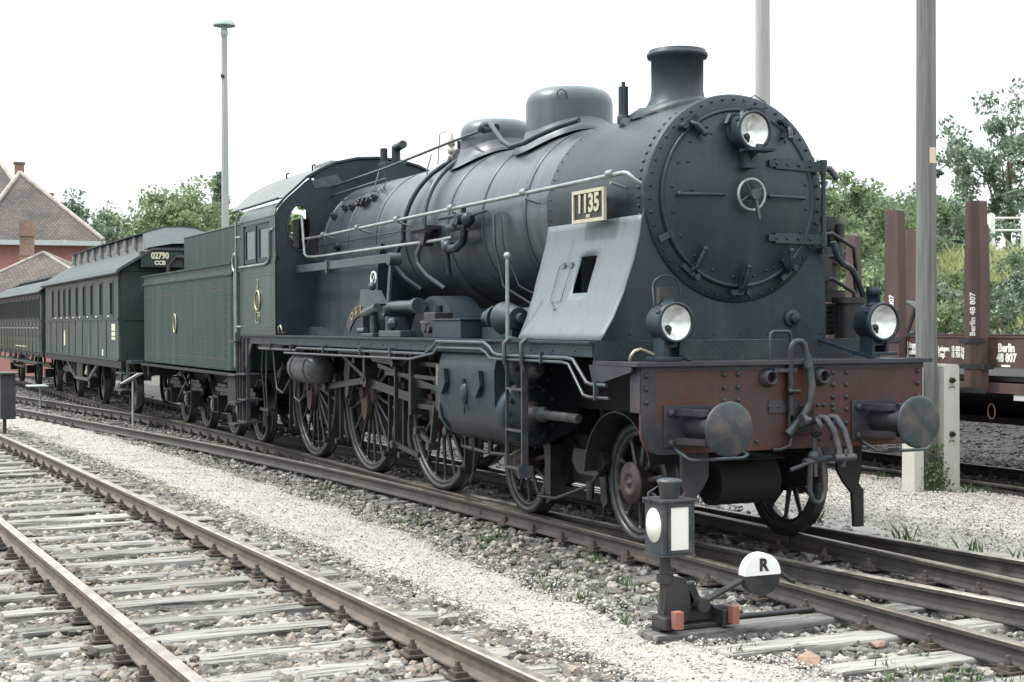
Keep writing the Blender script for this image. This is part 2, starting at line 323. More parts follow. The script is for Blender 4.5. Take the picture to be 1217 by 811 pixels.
def fast_mesh(name, V, F, m, kind=None, parent=None, loc=None, smooth=False):
    # numpy mesh: V (n,3), F (k,c) with constant corner count
    V = np.asarray(V, np.float32); F = np.asarray(F, np.int32); k, c = F.shape
    ctr = np.array(loc if loc is not None else ((V.min(0) + V.max(0)) / 2), np.float32)
    me = bpy.data.meshes.new(name); me.vertices.add(len(V)); me.vertices.foreach_set('co', (V - ctr).ravel())
    me.loops.add(k * c); me.loops.foreach_set('vertex_index', F.ravel()); me.polygons.add(k)
    me.polygons.foreach_set('loop_start', np.arange(0, k * c, c, dtype=np.int32)); me.polygons.foreach_set('use_smooth', np.full(k, smooth))
    me.update(calc_edges=True); me.materials.append(M[m])
    o = bpy.data.objects.new(name, me); C.objects.link(o)
    base = np.array(WL[parent.name]) if parent is not None else np.zeros(3)
    if parent is not None: o.parent = parent
    o.location = (ctr - base).tolist(); WL[o.name] = Vector(ctr.tolist())
    if kind: o['kind'] = kind
    return o

# ---------------------------------------------------------------- the track plan
def smooth(t): t = np.clip(t, 0, 1); return t * t * (3 - 2 * t)
def c1(x):   # centre line of the locomotive's track
    x = np.asarray(x, float); return -.30 * smooth((-14 - x) / 9) - .02 * np.clip(-41 - x, 0, None) ** 2
def c2(x):   # track joining from the left (offset towards the camera)
    x = np.asarray(x, float); d = np.clip(1.6 - x, 0, None); return -(.0042 * d ** 2) * (d < 16) - (d >= 16) * (.0042 * 256 + .1344 * (d - 16))
def c4(x):   # track leaving to the right, away from the camera
    x = np.asarray(x, float); d = np.clip(x + 8, 0, None); return .0066 * d ** 2 * (d < 14) + (d >= 14) * (.0066 * 196 + .185 * (d - 14))
def c3(x): return -4.67 + .035 * np.asarray(x, float) - .0006 * np.clip(-8 - np.asarray(x, float), 0, None) ** 2
def c5(x): return 6.85 + 0 * np.asarray(x, float)
Z3, Z5 = .10, -.15
def path_lo(x): return np.interp(x, [-60, -26, -19.5, -12.5, -7.2, -2.4, .1, 1.9, 3.5, 8], [-6, -4.6, -4.05, -3.5, -3.25, -3.2, -3.12, -3.1, -3.05, -3.0])
def path_up(x): return np.interp(x, [-60, -26, -20.9, -13.5, -8.8, -5.3, -2.5, -.13, 1.3, 2.3, 2.9, 3.6, 4.2, 8], [-4.6, -3.3, -2.4, -2.05, -1.85, -1.75, -1.8, -1.95, -1.95, -2.05, -1.9, -1.75, -1.65, -1.5])
def height(x, y):
    x = np.asarray(x, float); y = np.asarray(y, float)
    h = np.full(np.broadcast(x, y).shape, -.20)
    d3 = np.abs(y - c3(x)); h = h + .10 * smooth((2.0 - d3) / .5)
    h = h + .04 * smooth((y - 2.2) / .6) * smooth((5.6 - y) / .6)
    h = h - .10 * smooth((y - 5.3) / .6)
    top = 4.15 + .2 * np.sin(x * .13 + 1)
    h = h + top * smooth((y - 9.5) / 15) * smooth((x + 75) / 30)
    nz = .012 * np.sin(x * 5.1 + 1.3 * y) * np.sin(y * 6.3 - .7 * x) + .01 * np.sin(x * 11.7) * np.sin(y * 13.1 + x)
    return h + nz
xs = np.concatenate([[-2500, -900, -400, -220, -150, -110, -85], np.arange(-70, -30, 1.), np.arange(-30, 9, .16), [9.2, 10, 12, 15, 20, 30, 60, 150, 400, 900, 2500]])
ys = np.concatenate([[-2500, -900, -300, -100, -40, -20, -12, -9], np.arange(-8, 8, .14), np.arange(8, 32, .7), [34, 38, 44, 55, 80, 150, 400, 1000, 2500]])
X, Y = np.meshgrid(xs, ys, indexing='ij'); Zg = height(X, Y); nx, ny = X.shape
idx = np.arange(nx * ny).reshape(nx, ny)
F = np.stack([idx[:-1, :-1], idx[1:, :-1], idx[1:, 1:], idx[:-1, 1:]], -1).reshape(-1, 4)
def ground_mat():
    m = mat('ground_soil', (.11, .105, .095), .95, 0, .4, 1.5, .8, 45, dirt_or_sheen=(.05, .046, .04), dirt_or_sheen_amt=.7, dscale=.8)
    t = m.node_tree; n = t.nodes; l = t.links; b = n['Principled BSDF']; src = b.inputs['Base Color'].links[0].from_socket
    g = n.new('ShaderNodeNewGeometry'); sp = n.new('ShaderNodeSeparateXYZ'); l.new(g.outputs['Position'], sp.inputs[0])
    mr = n.new('ShaderNodeMapRange'); mr.inputs['From Min'].default_value = 13; mr.inputs['From Max'].default_value = 14.5; l.new(sp.outputs['Y'], mr.inputs['Value'])
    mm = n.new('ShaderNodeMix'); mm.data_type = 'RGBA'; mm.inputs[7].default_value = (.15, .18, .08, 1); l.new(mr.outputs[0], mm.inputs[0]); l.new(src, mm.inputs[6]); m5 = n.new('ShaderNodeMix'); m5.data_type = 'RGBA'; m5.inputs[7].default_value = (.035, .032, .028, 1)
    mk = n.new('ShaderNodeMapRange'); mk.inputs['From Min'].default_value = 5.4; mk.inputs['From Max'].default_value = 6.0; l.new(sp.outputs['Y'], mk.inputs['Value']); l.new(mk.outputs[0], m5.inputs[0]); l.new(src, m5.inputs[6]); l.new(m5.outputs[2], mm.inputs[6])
    l.new(mm.outputs[2], b.inputs['Base Color'])
    return m
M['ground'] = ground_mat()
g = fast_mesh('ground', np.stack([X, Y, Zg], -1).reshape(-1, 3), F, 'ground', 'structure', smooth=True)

def strip(name, m, xa, lo, up, dz, n=14, wob=.06):
    V = []; F = []
    for i, x in enumerate(xa):
        a, b = lo(x), up(x); a += wob * math.sin(x * 3.1) + wob * .6 * math.sin(x * 7.7 + 1); b += wob * math.sin(x * 2.7 + 2) + wob * .6 * math.sin(x * 8.9)
        for j in range(n):
            t = j / (n - 1); y = a + (b - a) * t; e = min(t, 1 - t) * 2
            V.append((x, y, float(height(x, y)) + dz * (min(1, e * 4)) - .012 * (e < .001) + .004))
    for i in range(len(xa) - 1):
        for j in range(n - 1): F.append((i * n + j, (i + 1) * n + j, (i + 1) * n + j + 1, i * n + j + 1))
    return fast_mesh(name, V, F, m, 'structure', smooth=True)
M['path'] = mat('gravel_path', (.44, .41, .375), .95, 0, .22, 30, 1.0, 130, dirt_or_sheen=(.24, .23, .21), dirt_or_sheen_amt=.55, dscale=1.6)
strip('gravel_path', 'path', np.arange(-45, 9, .12), lambda x: path_lo(x) + .08, lambda x: path_up(x) - .05, .03)
def d_rail(x): return max(1.75, float(c4(x)) + 1.05)
strip('gravel_yard', 'path', np.arange(-6.5, 9, .12), lambda x: d_rail(x) + .15, lambda x: 5.55, .02)

# ---------------------------------------------------------------- rails, sleepers
def rail_mesh(mb, path, zt, h=.14, top=1, side=0):
    prof = [(-.062, -h), (.062, -h), (.062, -h + .012), (.012, -h + .03), (.009, -.045), (.034, -.034), (.036, -.008), (.026, 0), (-.026, 0), (-.036, -.008), (-.034, -.034), (-.009, -.045), (-.012, -h + .03), (-.062, -h + .012)]
    k = len(prof); V = []
    for i, (x, y) in enumerate(path):
        a = Vector(path[min(i + 1, len(path) - 1)]) - Vector(path[max(i - 1, 0)]); a.normalize(); nrm = Vector((-a.y, a.x))
        V += [(x + nrm.x * p[0], y + nrm.y * p[0], zt + p[1]) for p in prof]
    for j in range(k):
        mb.mat(top if j in (6, 7, 8) else side)
        mb.add([V[i * k + q] for i in range(len(path)) for q in (j, (j + 1) % k)], [(2 * i, 2 * i + 1, 2 * i + 3, 2 * i + 2) for i in range(len(path) - 1)])
    mb.mat(side); mb.add(V[:k], [tuple(range(k))]); mb.add(V[-k:], [tuple(range(k))[::-1]])
def track(label, cf, x0, x1, zt, sides, mats, step=.63, sx=None, skip=None, ssize=(.235, 2.55), smat='sleeper', group='railway tracks', jit=.03, stop=None):
    root = thing('railway_track', label, 'railway track', (x0 / 2 + x1 / 2, float(cf((x0 + x1) / 2)), zt - .2), 0, group); tag(root, kind='structure')
    for sd in sides:
        a, b = x0, x1
        if isinstance(sd, tuple): sd, a, b = sd
        xx = np.arange(a, b + .01, .5); mb = MB(); rail_mesh(mb, [(float(x), float(cf(x)) + sd * .754) for x in xx], zt); mb.build('rail', mats, root)
    if not step: return root
    sx = sx or (x0, x1); x = sx[0]; proto = None; k = 0
    variants = []
    while x < sx[1]:
        k += 1
        xj = x + random.uniform(-jit, jit); yc = float(cf(xj)); an = math.atan2(float(cf(xj + .5) - cf(xj - .5)), 1)
        mb = MB(); L = ssize[1] + random.uniform(-.06, .06); w = ssize[0] * random.uniform(.92, 1.05); zz = zt - .152 - (random.uniform(.02, .05) if smat == 'sleeper_dk' else random.choice((0, .004, .012, .022)))
        # worn plank with cracks: top edge uneven
        ns = 9; V = []; 
        for i in range(ns):
            yy = -L / 2 + L * i / (ns - 1); e = .006 if i in (0, ns - 1) else 0
            for (px, pz) in ((-w / 2, -.15), (-w / 2, -.012), (-w / 2 + .018, 0), (w / 2 - .018, 0), (w / 2, -.012), (w / 2, -.15)):
                V.append((px + random.uniform(-.006, .006), yy, pz + (random.uniform(-.008, .002) - e if pz > -.1 else 0)))
        F = [(i * 6 + j, i * 6 + (j + 1) % 6, (i + 1) * 6 + (j + 1) % 6, (i + 1) * 6 + j) for i in range(ns - 1) for j in range(6)]
        F += [tuple(range(6))[::-1], tuple(range((ns - 1) * 6, ns * 6))]
        mb.add([(p[0], p[1], p[2]) for p in V], F)
        co = math.cos(an + random.uniform(-.015, .015)); si = math.sin(an)
        mb.v = [(xj + p[0] * co - p[1] * si, yc + p[0] * si + p[1] * co, zz + p[2]) for p in mb.v]
        s = mb.build('sleeper', smat, root)
        fb = MB(); zz = zt - .152
        for r_ in (-.754, .754):
            q = Vector((xj, yc + r_, zz)); fb.box(q.x - .08, q.x + .08, q.y - .16, q.y + .16, q.z, q.z + .012)
            for t in (-.105, .105):
                fb.box(q.x - .05, q.x + .05, q.y + t - .035, q.y + t + .035, q.z + .012, q.z + .040)
                fb.cyl((q.x, q.y + t, q.z + .038), (q.x, q.y + t, q.z + .066), .026, n=6, smooth=False)
                fb.cyl((q.x, q.y + t, q.z + .05), (q.x, q.y + t, q.z + .092), .015, n=6)
        fb.build('rail_fastening', 'fast', s)
        x += step
    return root
track('bright sleepered railway track in the foreground with brown shiny rails', c3, -50, 9, Z3, (-1, 1), ['rail_side', 'rail_top'], .60, sx=(-48, 7.5))
track('dark oily railway track the steam locomotive and the coaches stand on', c1, -60, 30, 0, (-1, 1), ['rail_dark', 'rail_top2'], .63, sx=(-46, 8), smat='sleeper_dk')
track('rusty joining track running in from the left beside the coaches', c2, -50, 2.5, 0, ((-1, -50, 0.6), (1, -50, .2)), ['rail_dark', 'rail_top2'], .63, sx=(-42, -19), smat='sleeper_dk')
track('polished diverging rails leaving to the right in front of the locomotive', c4, -7, 30, 0, ((-1, -5.5, 30), (1, -6, 30)), ['rail_dark', 'rail_top'], None)
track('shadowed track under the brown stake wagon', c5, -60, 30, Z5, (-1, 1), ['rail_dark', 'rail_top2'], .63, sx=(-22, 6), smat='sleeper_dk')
# long timbers of the points, showing on the near side
for (x, y0, y1, w) in ((2.62, -1.95, 1.2, .26), (3.28, -2.05, 1.2, .26), (3.98, -1.75, 1.4, .26), (4.66, -1.6, 1.3, .26)):
    mb = MB(); mb.box(x - w / 2, x + w / 2, y0, y1, -.30, -.142)
    tag(mb.build('switch_timber', 'sleeper_dk' if y0 > -2 and w > .25 and x < 3 else 'sleeper', None, .02), 'long weathered point timber under the near rail, number %s from the lantern' % {2.62: 'one', 3.28: 'two', 3.98: 'three', 4.66: 'four'}[x], 'timber', 'point timbers')

# ---------------------------------------------------------------- ballast, gravel, weeds
def icos():
    t = (1 + 5 ** .5) / 2
    v = np.array([(-1, t, 0), (1, t, 0), (-1, -t, 0), (1, -t, 0), (0, -1, t), (0, 1, t), (0, -1, -t), (0, 1, -t), (t, 0, -1), (t, 0, 1), (-t, 0, -1), (-t, 0, 1)], float); v /= np.linalg.norm(v[0])
    f = np.array([(0, 11, 5), (0, 5, 1), (0, 1, 7), (0, 7, 10), (0, 10, 11), (1, 5, 9), (5, 11, 4), (11, 10, 2), (10, 7, 6), (7, 1, 8), (3, 9, 4), (3, 4, 2), (3, 2, 6), (3, 6, 8), (3, 8, 9), (4, 9, 5), (2, 4, 11), (6, 2, 10), (8, 6, 7), (9, 8, 1)])
    return v, f
IV, IF = icos()
def stones(name, m, x, y, z, r, flat=.6):
    n = len(x); sh = rng.integers(0, 24, n); base = IV[None] * (1 + rng.uniform(-.28, .28, (24, 12, 1))) * np.stack([rng.uniform(.75, 1.3, 24), rng.uniform(.7, 1.1, 24), rng.uniform(.5, .9, 24)], -1)[:, None]
    V = base[sh] * r[:, None, None]; a = rng.uniform(0, 2 * PI, n); b = rng.normal(0, .35, n)
    ca, sa = np.cos(a)[:, None], np.sin(a)[:, None]; cb, sb = np.cos(b)[:, None], np.sin(b)[:, None]
    X0, Y0, Z0 = V[..., 0], V[..., 1], V[..., 2]; Y1 = Y0 * cb - Z0 * sb; Z1 = Y0 * sb + Z0 * cb; X2 = X0 * ca - Y1 * sa; Y2 = X0 * sa + Y1 * ca
    V = np.stack([X2 + x[:, None], Y2 + y[:, None], Z1 + z[:, None]], -1).reshape(-1, 3)
    F = (IF[None] + (np.arange(n) * 12)[:, None, None]).reshape(-1, 3)
    return fast_mesh(name, V, F, m, 'stuff')
def inpath(x, y, e=.0):
    w = .12 * np.sin(x * 2.3) + .07 * np.sin(x * 6.1); return (y > path_lo(x) + w + e) & (y < path_up(x) + w * .6 - e)
def scatter(n, x0, x1, y0, y1, near=True):
    # more stones where the camera is close
    k = 0; xs_ = []; ys_ = []
    while k < n:
        x = rng.uniform(x0, x1, n); y = rng.uniform(y0, y1, n); d = np.hypot(x - 11, y + 6.93); dep = (x - 11) * -.91 + (y + 6.93) * .4135; lat = (x - 11) * .4136 + (y + 6.93) * .91
        ok = (dep > 3) & (np.abs(lat) < dep * .37 + .5) & (rng.random(n) < np.clip(8 / np.maximum(d, 1), 0, 1) ** 1.3)
        xs_.append(x[ok]); ys_.append(y[ok]); k += ok.sum()
    return np.concatenate(xs_)[:n], np.concatenate(ys_)[:n]
def ballast(n, x0, x1, y0, y1, rmin, rmax, cond, mats, name='ballast_stones', dz=.0):
    x, y = scatter(n, x0, x1, y0, y1); ok = cond(x, y); x, y = x[ok], y[ok]; z = height(x, y) + rng.uniform(-.01, .02, len(x)) + dz
    r = rng.uniform(rmin, rmax, len(x)) * rng.choice([.7, 1, 1, 1.25], len(x)); q = rng.random(len(x)); lo = 0
    for m, p in mats:
        s = (q >= lo) & (q < lo + p); lo += p
        if s.sum(): stones(name, m, x[s], y[s], z[s], r[s])
ballast(9000, -30, 7, -7.6, -2.6, .02, .04, lambda x, y: np.abs(np.abs(y - c3(x)) - .75) < .22 + .12 * rng.random(len(x)), [('stone_br', .85), ('stone_dk', .15)], 'ballast_stones', .012)
def on3(x, y): return np.abs(y - c3(x)) < 2.6
ballast(36000, -45, 7, -7.6, -2.6, .022, .043, lambda x, y: ~inpath(x, y, .15 + .2 * rng.random(len(x))) & (y < path_lo(x) + .45), [('stone', .52), ('stone_dk', .22), ('stone_br', .26)], 'ballast_stones', -.014)
ballast(24000, -40, 8, -3.2, 1.6, .018, .044, lambda x, y: (~inpath(x, y, .02 + .2 * rng.random(len(x)))) & (y > path_lo(x)), [('stone', .42), ('stone_dk', .5), ('stone_br', .08)])
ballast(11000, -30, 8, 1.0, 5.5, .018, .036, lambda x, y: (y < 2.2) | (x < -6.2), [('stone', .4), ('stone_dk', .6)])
ballast(18000, -28, 4, 5.2, 13.5, .02, .05, lambda x, y: y > 5.3, [('stone_black', 1.0)])  # near-black stones over the darker ground under and behind the wagon
def fade(x, y, w=.10): return rng.random(len(x)) < 1 / (1 + np.exp(-np.minimum(y - path_lo(x), path_up(x) - y + .06) / w + 5 * (np.sin(x * 2.3 + y) * .08 + np.sin(x * 7 + 3 * y) * .06)))
ballast(95000, -35, 8, -4.6, -1.2, .005, .0105, fade, [('pebble', .86), ('stone', .14)], 'gravel_pebbles', .030)
ballast(2600, -30, 8, -4.2, -1.2, .012, .024, lambda x, y: inpath(x, y, -.15) & (rng.random(len(x)) < np.clip(.1 + 1 - np.minimum(np.abs(y - path_lo(x)), np.abs(y - path_up(x))) * 5, 0, 1)), [('stone', .5), ('pebble', .5)], 'ballast_stones', .03)
ballast(26000, -7, 8, 2.2, 5.6, .006, .013, lambda x, y: y > 2.3, [('pebble', .8), ('stone', .2)], 'gravel_pebbles', .024)
def tufts(name, m, x, y, z, h, blades=9, spread=.06, w=.006, kind='stuff'):
    n = len(x) * blades; X0 = np.repeat(x, blades) + rng.normal(0, spread, n); Y0 = np.repeat(y, blades) + rng.normal(0, spread, n); Z0 = np.repeat(z, blades)
    H = np.repeat(h, blades) * rng.uniform(.5, 1.15, n); a = rng.uniform(0, 2 * PI, n); le = rng.uniform(.1, .7, n) * H; ww = w * rng.uniform(.7, 1.4, n) * np.repeat(np.maximum(1, h / .15), blades) ** .5
    dx, dy = np.cos(a), np.sin(a)
    P = np.stack([np.stack([X0 - dy * ww, Y0 + dx * ww, Z0 - .01], -1), np.stack([X0 + dy * ww, Y0 - dx * ww, Z0 - .01], -1),
                  np.stack([X0 + dx * le * .4 + dy * ww * .7, Y0 + dy * le * .4 - dx * ww * .7, Z0 + H * .6], -1), np.stack([X0 + dx * le, Y0 + dy * le, Z0 + H], -1)], 1)
    return fast_mesh(name, P.reshape(-1, 3), np.arange(n * 4).reshape(-1, 4), m, kind)
wx, wy = scatter(190, -20, 5, -2.1, -.95); s = (np.sin(wx * 1.7) + np.sin(wx * 4.1 + wy * 3)) > .1
tufts('weeds', 'weed', wx[s], wy[s], height(wx[s], wy[s]), rng.uniform(.03, .11, s.sum()), 14, .03, .006)
wx, wy = scatter(500, -20, 6, 2.0, 5.6); s = (np.abs(wy - 5.3) < .35) | (np.abs(wy - d_rail(0) - .3) < .1); s &= (np.sin(wx * 1.3) + np.sin(wx * 3.7)) > -.2
tufts('weeds', 'weed', wx[s], wy[s], height(wx[s], wy[s]), rng.uniform(.05, .2, s.sum()), 16, .05, .008)
for (x, y, r, m) in ((3.72, -1.72, .085, 'red_rock'), (2.12, -3.35, .09, 'stone'), (3.45, -1.0, .05, 'red_rock'), (1.35, -3.2, .06, 'stone')):
    o = stones('loose_stone', m, np.array([x]), np.array([y]), np.array([float(height(x, y)) + r * .5]), np.array([r])); del o['kind']
    tag(o, {3.72: 'large reddish stone lying at the end of a point timber', 2.12: 'large pale stone at the near edge of the gravel path', 3.45: 'small orange stone lying beside the near rail', 1.35: 'grey block of stone beside the foreground track'}[x], 'stone')

# ================================================================ the steam locomotive
loco = thing('steam_locomotive', 'big black steam locomotive with number plate 1135, lattice of rods and red buffer beam', 'locomotive', (-4.6, 0, 0))
ZC = 2.87
def B(): return MB()
# frames
mb = B()
for y in (-.56, .56): mb.prism([(-10.5, 1.5), (-10.5, .9), (-9.9, .75), (-3.3, .75), (-2.9, 1.05), (.6, 1.05), (1.0, .95), (1.0, 1.5)], y - .02, y + .02)
for x in (-9.9, -7.9, -5.6, -3.3, -1.1, .6): mb.box(x - .03, x + .03, -.54, .54, .85, 1.48)
mb.box(-9.6, -6.3, -.54, .54, .42, 1.9); mb.box(-6.3, -4.7, -.54, .54, .70, 1.7); mb.box(-4.7, -3.2, -.5, .5, .55, 1.6)           # ash pan and firebox foot
mb.box(-3.2, .1, -.5, .5, 1.15, 1.6)
mb.build('frame', 'under', loco, .006)
# bogie
mb = B()
for y in (-.6, .6):
    mb.prism([(-2.9, .62), (-2.6, .78), (-1.6, .78), (-1.3, .62), (-.9, .62), (-.6, .78), (.4, .78), (.65, .62), (.65, .5), (.3, .42), (-.3, .42), (-.8, .36), (-1.4, .36), (-1.9, .42), (-2.5, .42), (-2.9, .5)], y - .02, y + .02)
mb.box(-1.6, -.6, -.58, .58, .5, .8); mb.cyl((.35, -.3, .52), (.35, .28, .52), .2)
mb.box(.2, .75, -.30, .18, .725, .74)
mb.build('bogie_frame', 'under', loco, .006)
# running board
mb = B(); mb.box(-10.65, .4, -1.42, -.80, 1.655, 1.685); mb.box(-10.65, .4, .80, 1.42, 1.655, 1.685)
for y in (-1, 1): mb.box(-10.65, .4, y * 1.40 - .012, y * 1.40 + .012, 1.56, 1.654)
mb.box(-10.66, .41, -1.445, -1.415, 1.668, 1.690)
mb.box(-2.85, .4, -.80, .80, 1.655, 1.683)
rb = mb.build('running_board', 'smoke', loco, .003)
mb = B()
for k in range(26):
    x = -10.4 + k * .42; mb.rivet((x, -1.412, 1.61), (0, -1, 0), .012)
mb.build('board_rivets', 'smoke', rb)
# front apron of chequer plate
mb = B(); mb.box(.402, .412, -1.40, 1.40, 1.53, 1.69)
mb.box(.40, 1.09, -1.36, 1.36, 1.512, 1.528)
mb.build('front_footplate', 'chequer', loco, .0, uv=lambda q, n: (q.y, q.x + q.z))
mb = B(); mb.box(.38, 1.10, -1.395, -1.36, 1.50, 1.534); mb.box(.38, 1.10, 1.36, 1.395, 1.50, 1.534); mb.box(1.09, 1.105, -1.395, 1.395, 1.500, 1.534)
mb.prism([(.30, 1.50), (.5, 1.50), (1.0, 1.50), (1.0, 1.46), (.5, 1.36), (.36, 1.36)], -1.39, -1.375); mb.build('footplate_edge', 'beam_edge', loco, .003)
for y in (-.80, .75):
    mb = B(); mb.bar((.42, y, 1.68), (1.04, y * 1.12, 1.537), .024, .024); mb.bar((.72, y * 1.06, 1.61), (.72, y * 1.06, 1.53), .016, .016); mb.build('stay_bar', 'smoke', loco)
# boiler
mb = B(); mb.lathe([(.84, -8.75), (.856, -8.7), (.856, -1.56)], (0, 0, ZC), (1, 0, 0), 72, False)
mb.lathe([(.82, -8.72), (0, -8.72)], (0, 0, ZC), (1, 0, 0), 48, False)
boiler = mb.build('boiler', 'boiler', loco)
mb = B()
mb.prism([(-.92, 1.62), (-.92, 2.5), (-.875, 2.8), (.875, 2.8), (.92, 2.5), (.92, 1.62)], -8.74, -6.1, 'x'); mb.build('firebox_side', 'smoke', loco, .03)
for x in (-2.05, -3.10, -4.02, -5.35, -6.35, -7.45, -8.45):
    mb = B(); mb.lathe([(.857, -.028), (.865, -.026), (.865, .026), (.857, .028)], (x, 0, ZC), (1, 0, 0), 72, False); mb.build('boiler_band', 'boiler', boiler)
for (x, a) in ((-7.9, 34), (-7.6, 33), (-7.35, 36), (-6.85, 38), (-8.2, 27), (-7.8, -2)):
    y, z = -.88 * math.cos(R(a)), ZC + .88 * math.sin(R(a)); d = Vector((0, -math.cos(R(a)), math.sin(R(a))))
    mb = B(); p = Vector((x, y, z)); mb.cyl(p - d * .02, p + d * .03, .05, n=10); mb.cyl(p + d * .03, p + d * .06, .03, n=6, smooth=False); mb.build('washout_plug', 'smoke', boiler)
mb = B(); p = Vector((-7.1, -.72, ZC + .5)); mb.obox(p, (.2, 0, 0), (0, -.06, .05), (0, .05, .09))
for i in range(6): mb.sphere(p + Vector((-.12 + .05 * i, -.07, -.02 + .03 * (i % 3))), .028, 8)
mb.build('washout_valve', 'black', boiler)
# smokebox
mb = B(); mb.lathe([(.850, -1.56), (.858, -1.55), (.858, .27)], (0, 0, ZC), (1, 0, 0), 72, False)
for k in range(72):
    a = 2 * PI * k / 72; d = (0, math.cos(a), math.sin(a)); mb.rivet((.17, .857 * d[1], ZC + .857 * d[2]), d, .019)
for k in range(56):
    a = 2 * PI * k / 56; d = (0, math.cos(a), math.sin(a)); mb.rivet((-1.50, .857 * d[1], ZC + .857 * d[2]), d, .010)
sb = mb.build('smokebox', 'smoke', loco)
mb = B(); mb.lathe([(.860, .22), (.872, .23), (.872, .29), (.862, .305), (.79, .31), (.77, .318), (.73, .318)], (0, 0, ZC), (1, 0, 0), 80, False)
mb.lathe([(.80, .285), (0, .285)], (0, 0, ZC), (1, 0, 0), 48, False)
for k in range(48):
    a = 2 * PI * k / 48 + .03; mb.rivet((.309, .83 * math.cos(a), ZC + .83 * math.sin(a)), (1, 0, 0), .014)
mb.build('smokebox_ring', 'smoke', sb)
# plate under the smokebox
mb = B(); pl = [(-1.30, 1.69), (-1.18, 1.86), (-1.07, 2.08), (-1.01, 2.24), (-.955, 2.4), (-.91, 2.58), (-.87, 2.74), (-.84, 2.86), (.84, 2.86), (.88, 2.6), (.905, 2.3), (.92, 2.0), (.92, 1.69)]
mb.prism([(y, z) for y, z in pl], .255, .285, 'x')
for k in range(8): mb.rivet((.285, -1.0 + k * .265, 1.74), (1, 0, 0), .012)
for y in (.56,): mb.lathe([(.075, 0), (.075, .03), (.045, .035), (.045, .085), (0, .09)], (.285, y, 1.87), (1, 0, 0), 16)
mb.build('smokebox_saddle', 'smoke', loco, .004)
# the grey apron sheets over the cylinders
for s in (-1,):
    prof = [(s * 1.315, 1.695), (s * 1.185, 1.88), (s * 1.075, 2.09), (s * .98, 2.34), (s * .925, 2.55), (s * .900, 2.715)]
    ss = []
    for i in range(len(prof) - 1):
        for t in (0, .33, .66): ss.append((prof[i][0] + (prof[i + 1][0] - prof[i][0]) * t, prof[i][1] + (prof[i + 1][1] - prof[i][1]) * t))
    ss.append(prof[-1]); mb = B(); n = len(ss)
    xa = lambda z: -1.22 - .24 * smoothstep((z - 1.69) / .7) + .05 * max(0, (z - 2.4)); xb = lambda z: .36 - .06 * min(1, (z - 1.69) / .5)
    def smoothstep(t): t = max(0, min(1, t)); return math.sin(t * PI / 2)
    # grid with a hatch opening left out
    nxg = 24
    P = [[(xa(z) + (xb(z) - xa(z)) * i / nxg, y, z) for i in range(nxg + 1)] for (y, z) in ss]; F2 = []
    for j in range(n - 1):
        for i in range(nxg):
            if 11 <= i <= 14 and 2.10 < ss[j][1] + .03 < 2.37: continue
            F2.append((j * (nxg + 1) + i, j * (nxg + 1) + i + 1, (j + 1) * (nxg + 1) + i + 1, (j + 1) * (nxg + 1) + i))
    mb.add([p for r_ in P for p in r_], F2, True)
    o = mb.build('cylinder_apron', 'grey_plate', loco); so_ = o.modifiers.new('s', 'SOLIDIFY'); so_.thickness = .008
    if s < 0:
        o['label'] = 'pale grey curved sheet with a small open hatch'
        mb = B(); i0, i1, j0, j1 = 6, 9, 5, 9
        def q(i, j, off=.012): a = P[j][i]; return (a[0], a[1] - off, a[2] + off * .3)
        mb.tube([q(i0, j0), q(i1, j0), q(i1, j1), q(i0, j1)], .004, 6, True)
        for i in (7, 9): mb.obox(Vector(q(i, j1)), (.06, 0, 0), (0, .012, 0), (0, 0, .05))
        mb.tube([q(6, 5), q(8, 4)], .008, 6); mb.build('hatch_cover', 'grey_plate', o)
    mb = B(); mb.prism([(s * 1.26, 1.69), (s * 1.15, 1.87), (s * 1.05, 2.08), (s * .95, 2.34), (s * .90, 2.55), (s * .80, 2.6), (s * .80, 1.69)], -1.0, -.98, 'x')
    mb.build('apron_stay', 'smoke', loco)
# chimney, domes, valves
mb = B(); mb.lathe([(.34, 3.60), (.31, 3.71), (.275, 3.77), (.245, 3.83), (.232, 3.90), (.234, 4.18), (.265, 4.19), (.275, 4.215), (.27, 4.235), (.255, 4.24), (.255, 4.26), (.245, 4.265), (.21, 4.265), (.20, 4.24), (.20, 3.7)], (-.65, 0, 0), (0, 0, 1), 48, False)
# skirt following the smokebox curve
V = []; nn = 48
for k, rr in enumerate((.34, .42, .425)):
    for i in range(nn):
        a = 2 * PI * i / nn; y = rr * math.sin(a) ; z = ZC + math.sqrt(.885 ** 2 - min(.88, abs(y)) ** 2) + (.05, .018, -.01)[k]; V.append((-.65 + rr * math.cos(a) * 1.1, y, z))
mb.add(V, [(j * nn + i, j * nn + (i + 1) % nn, (j + 1) * nn + (i + 1) % nn, (j + 1) * nn + i) for j in range(2) for i in range(nn)], True)
mb.build('chimney', 'smoke', loco)
def dome(name, x, r, top, m, sq=.17):
    mb = B(); prof = [(r, 3.2), (r, top - sq)] + [(r - sq + sq * math.cos(R(a)), top - sq + sq * .92 * math.sin(R(a))) for a in (20, 40, 60, 75)] + [(r - sq - .1, top + .0), (0, top + .012)]
    mb.lathe(prof, (x, 0, 0), (0, 0, 1), 56, False); V = []; nn = 56
    for k, (rr, dz) in enumerate(((r + .002, .14), (r + .03, .07), (r + .09, .022), (r + .14, .004))):
        for i in range(nn):
            a = 2 * PI * i / nn; y = rr * math.sin(a); V.append((x + rr * math.cos(a), y, ZC + math.sqrt(max(.01, .884 ** 2 - y * y)) + dz))
    mb.add(V, [(j * nn + i, j * nn + (i + 1) % nn, (j + 1) * nn + (i + 1) % nn, (j + 1) * nn + i) for j in range(3) for i in range(nn)], True)
    return mb.build(name, m, loco)
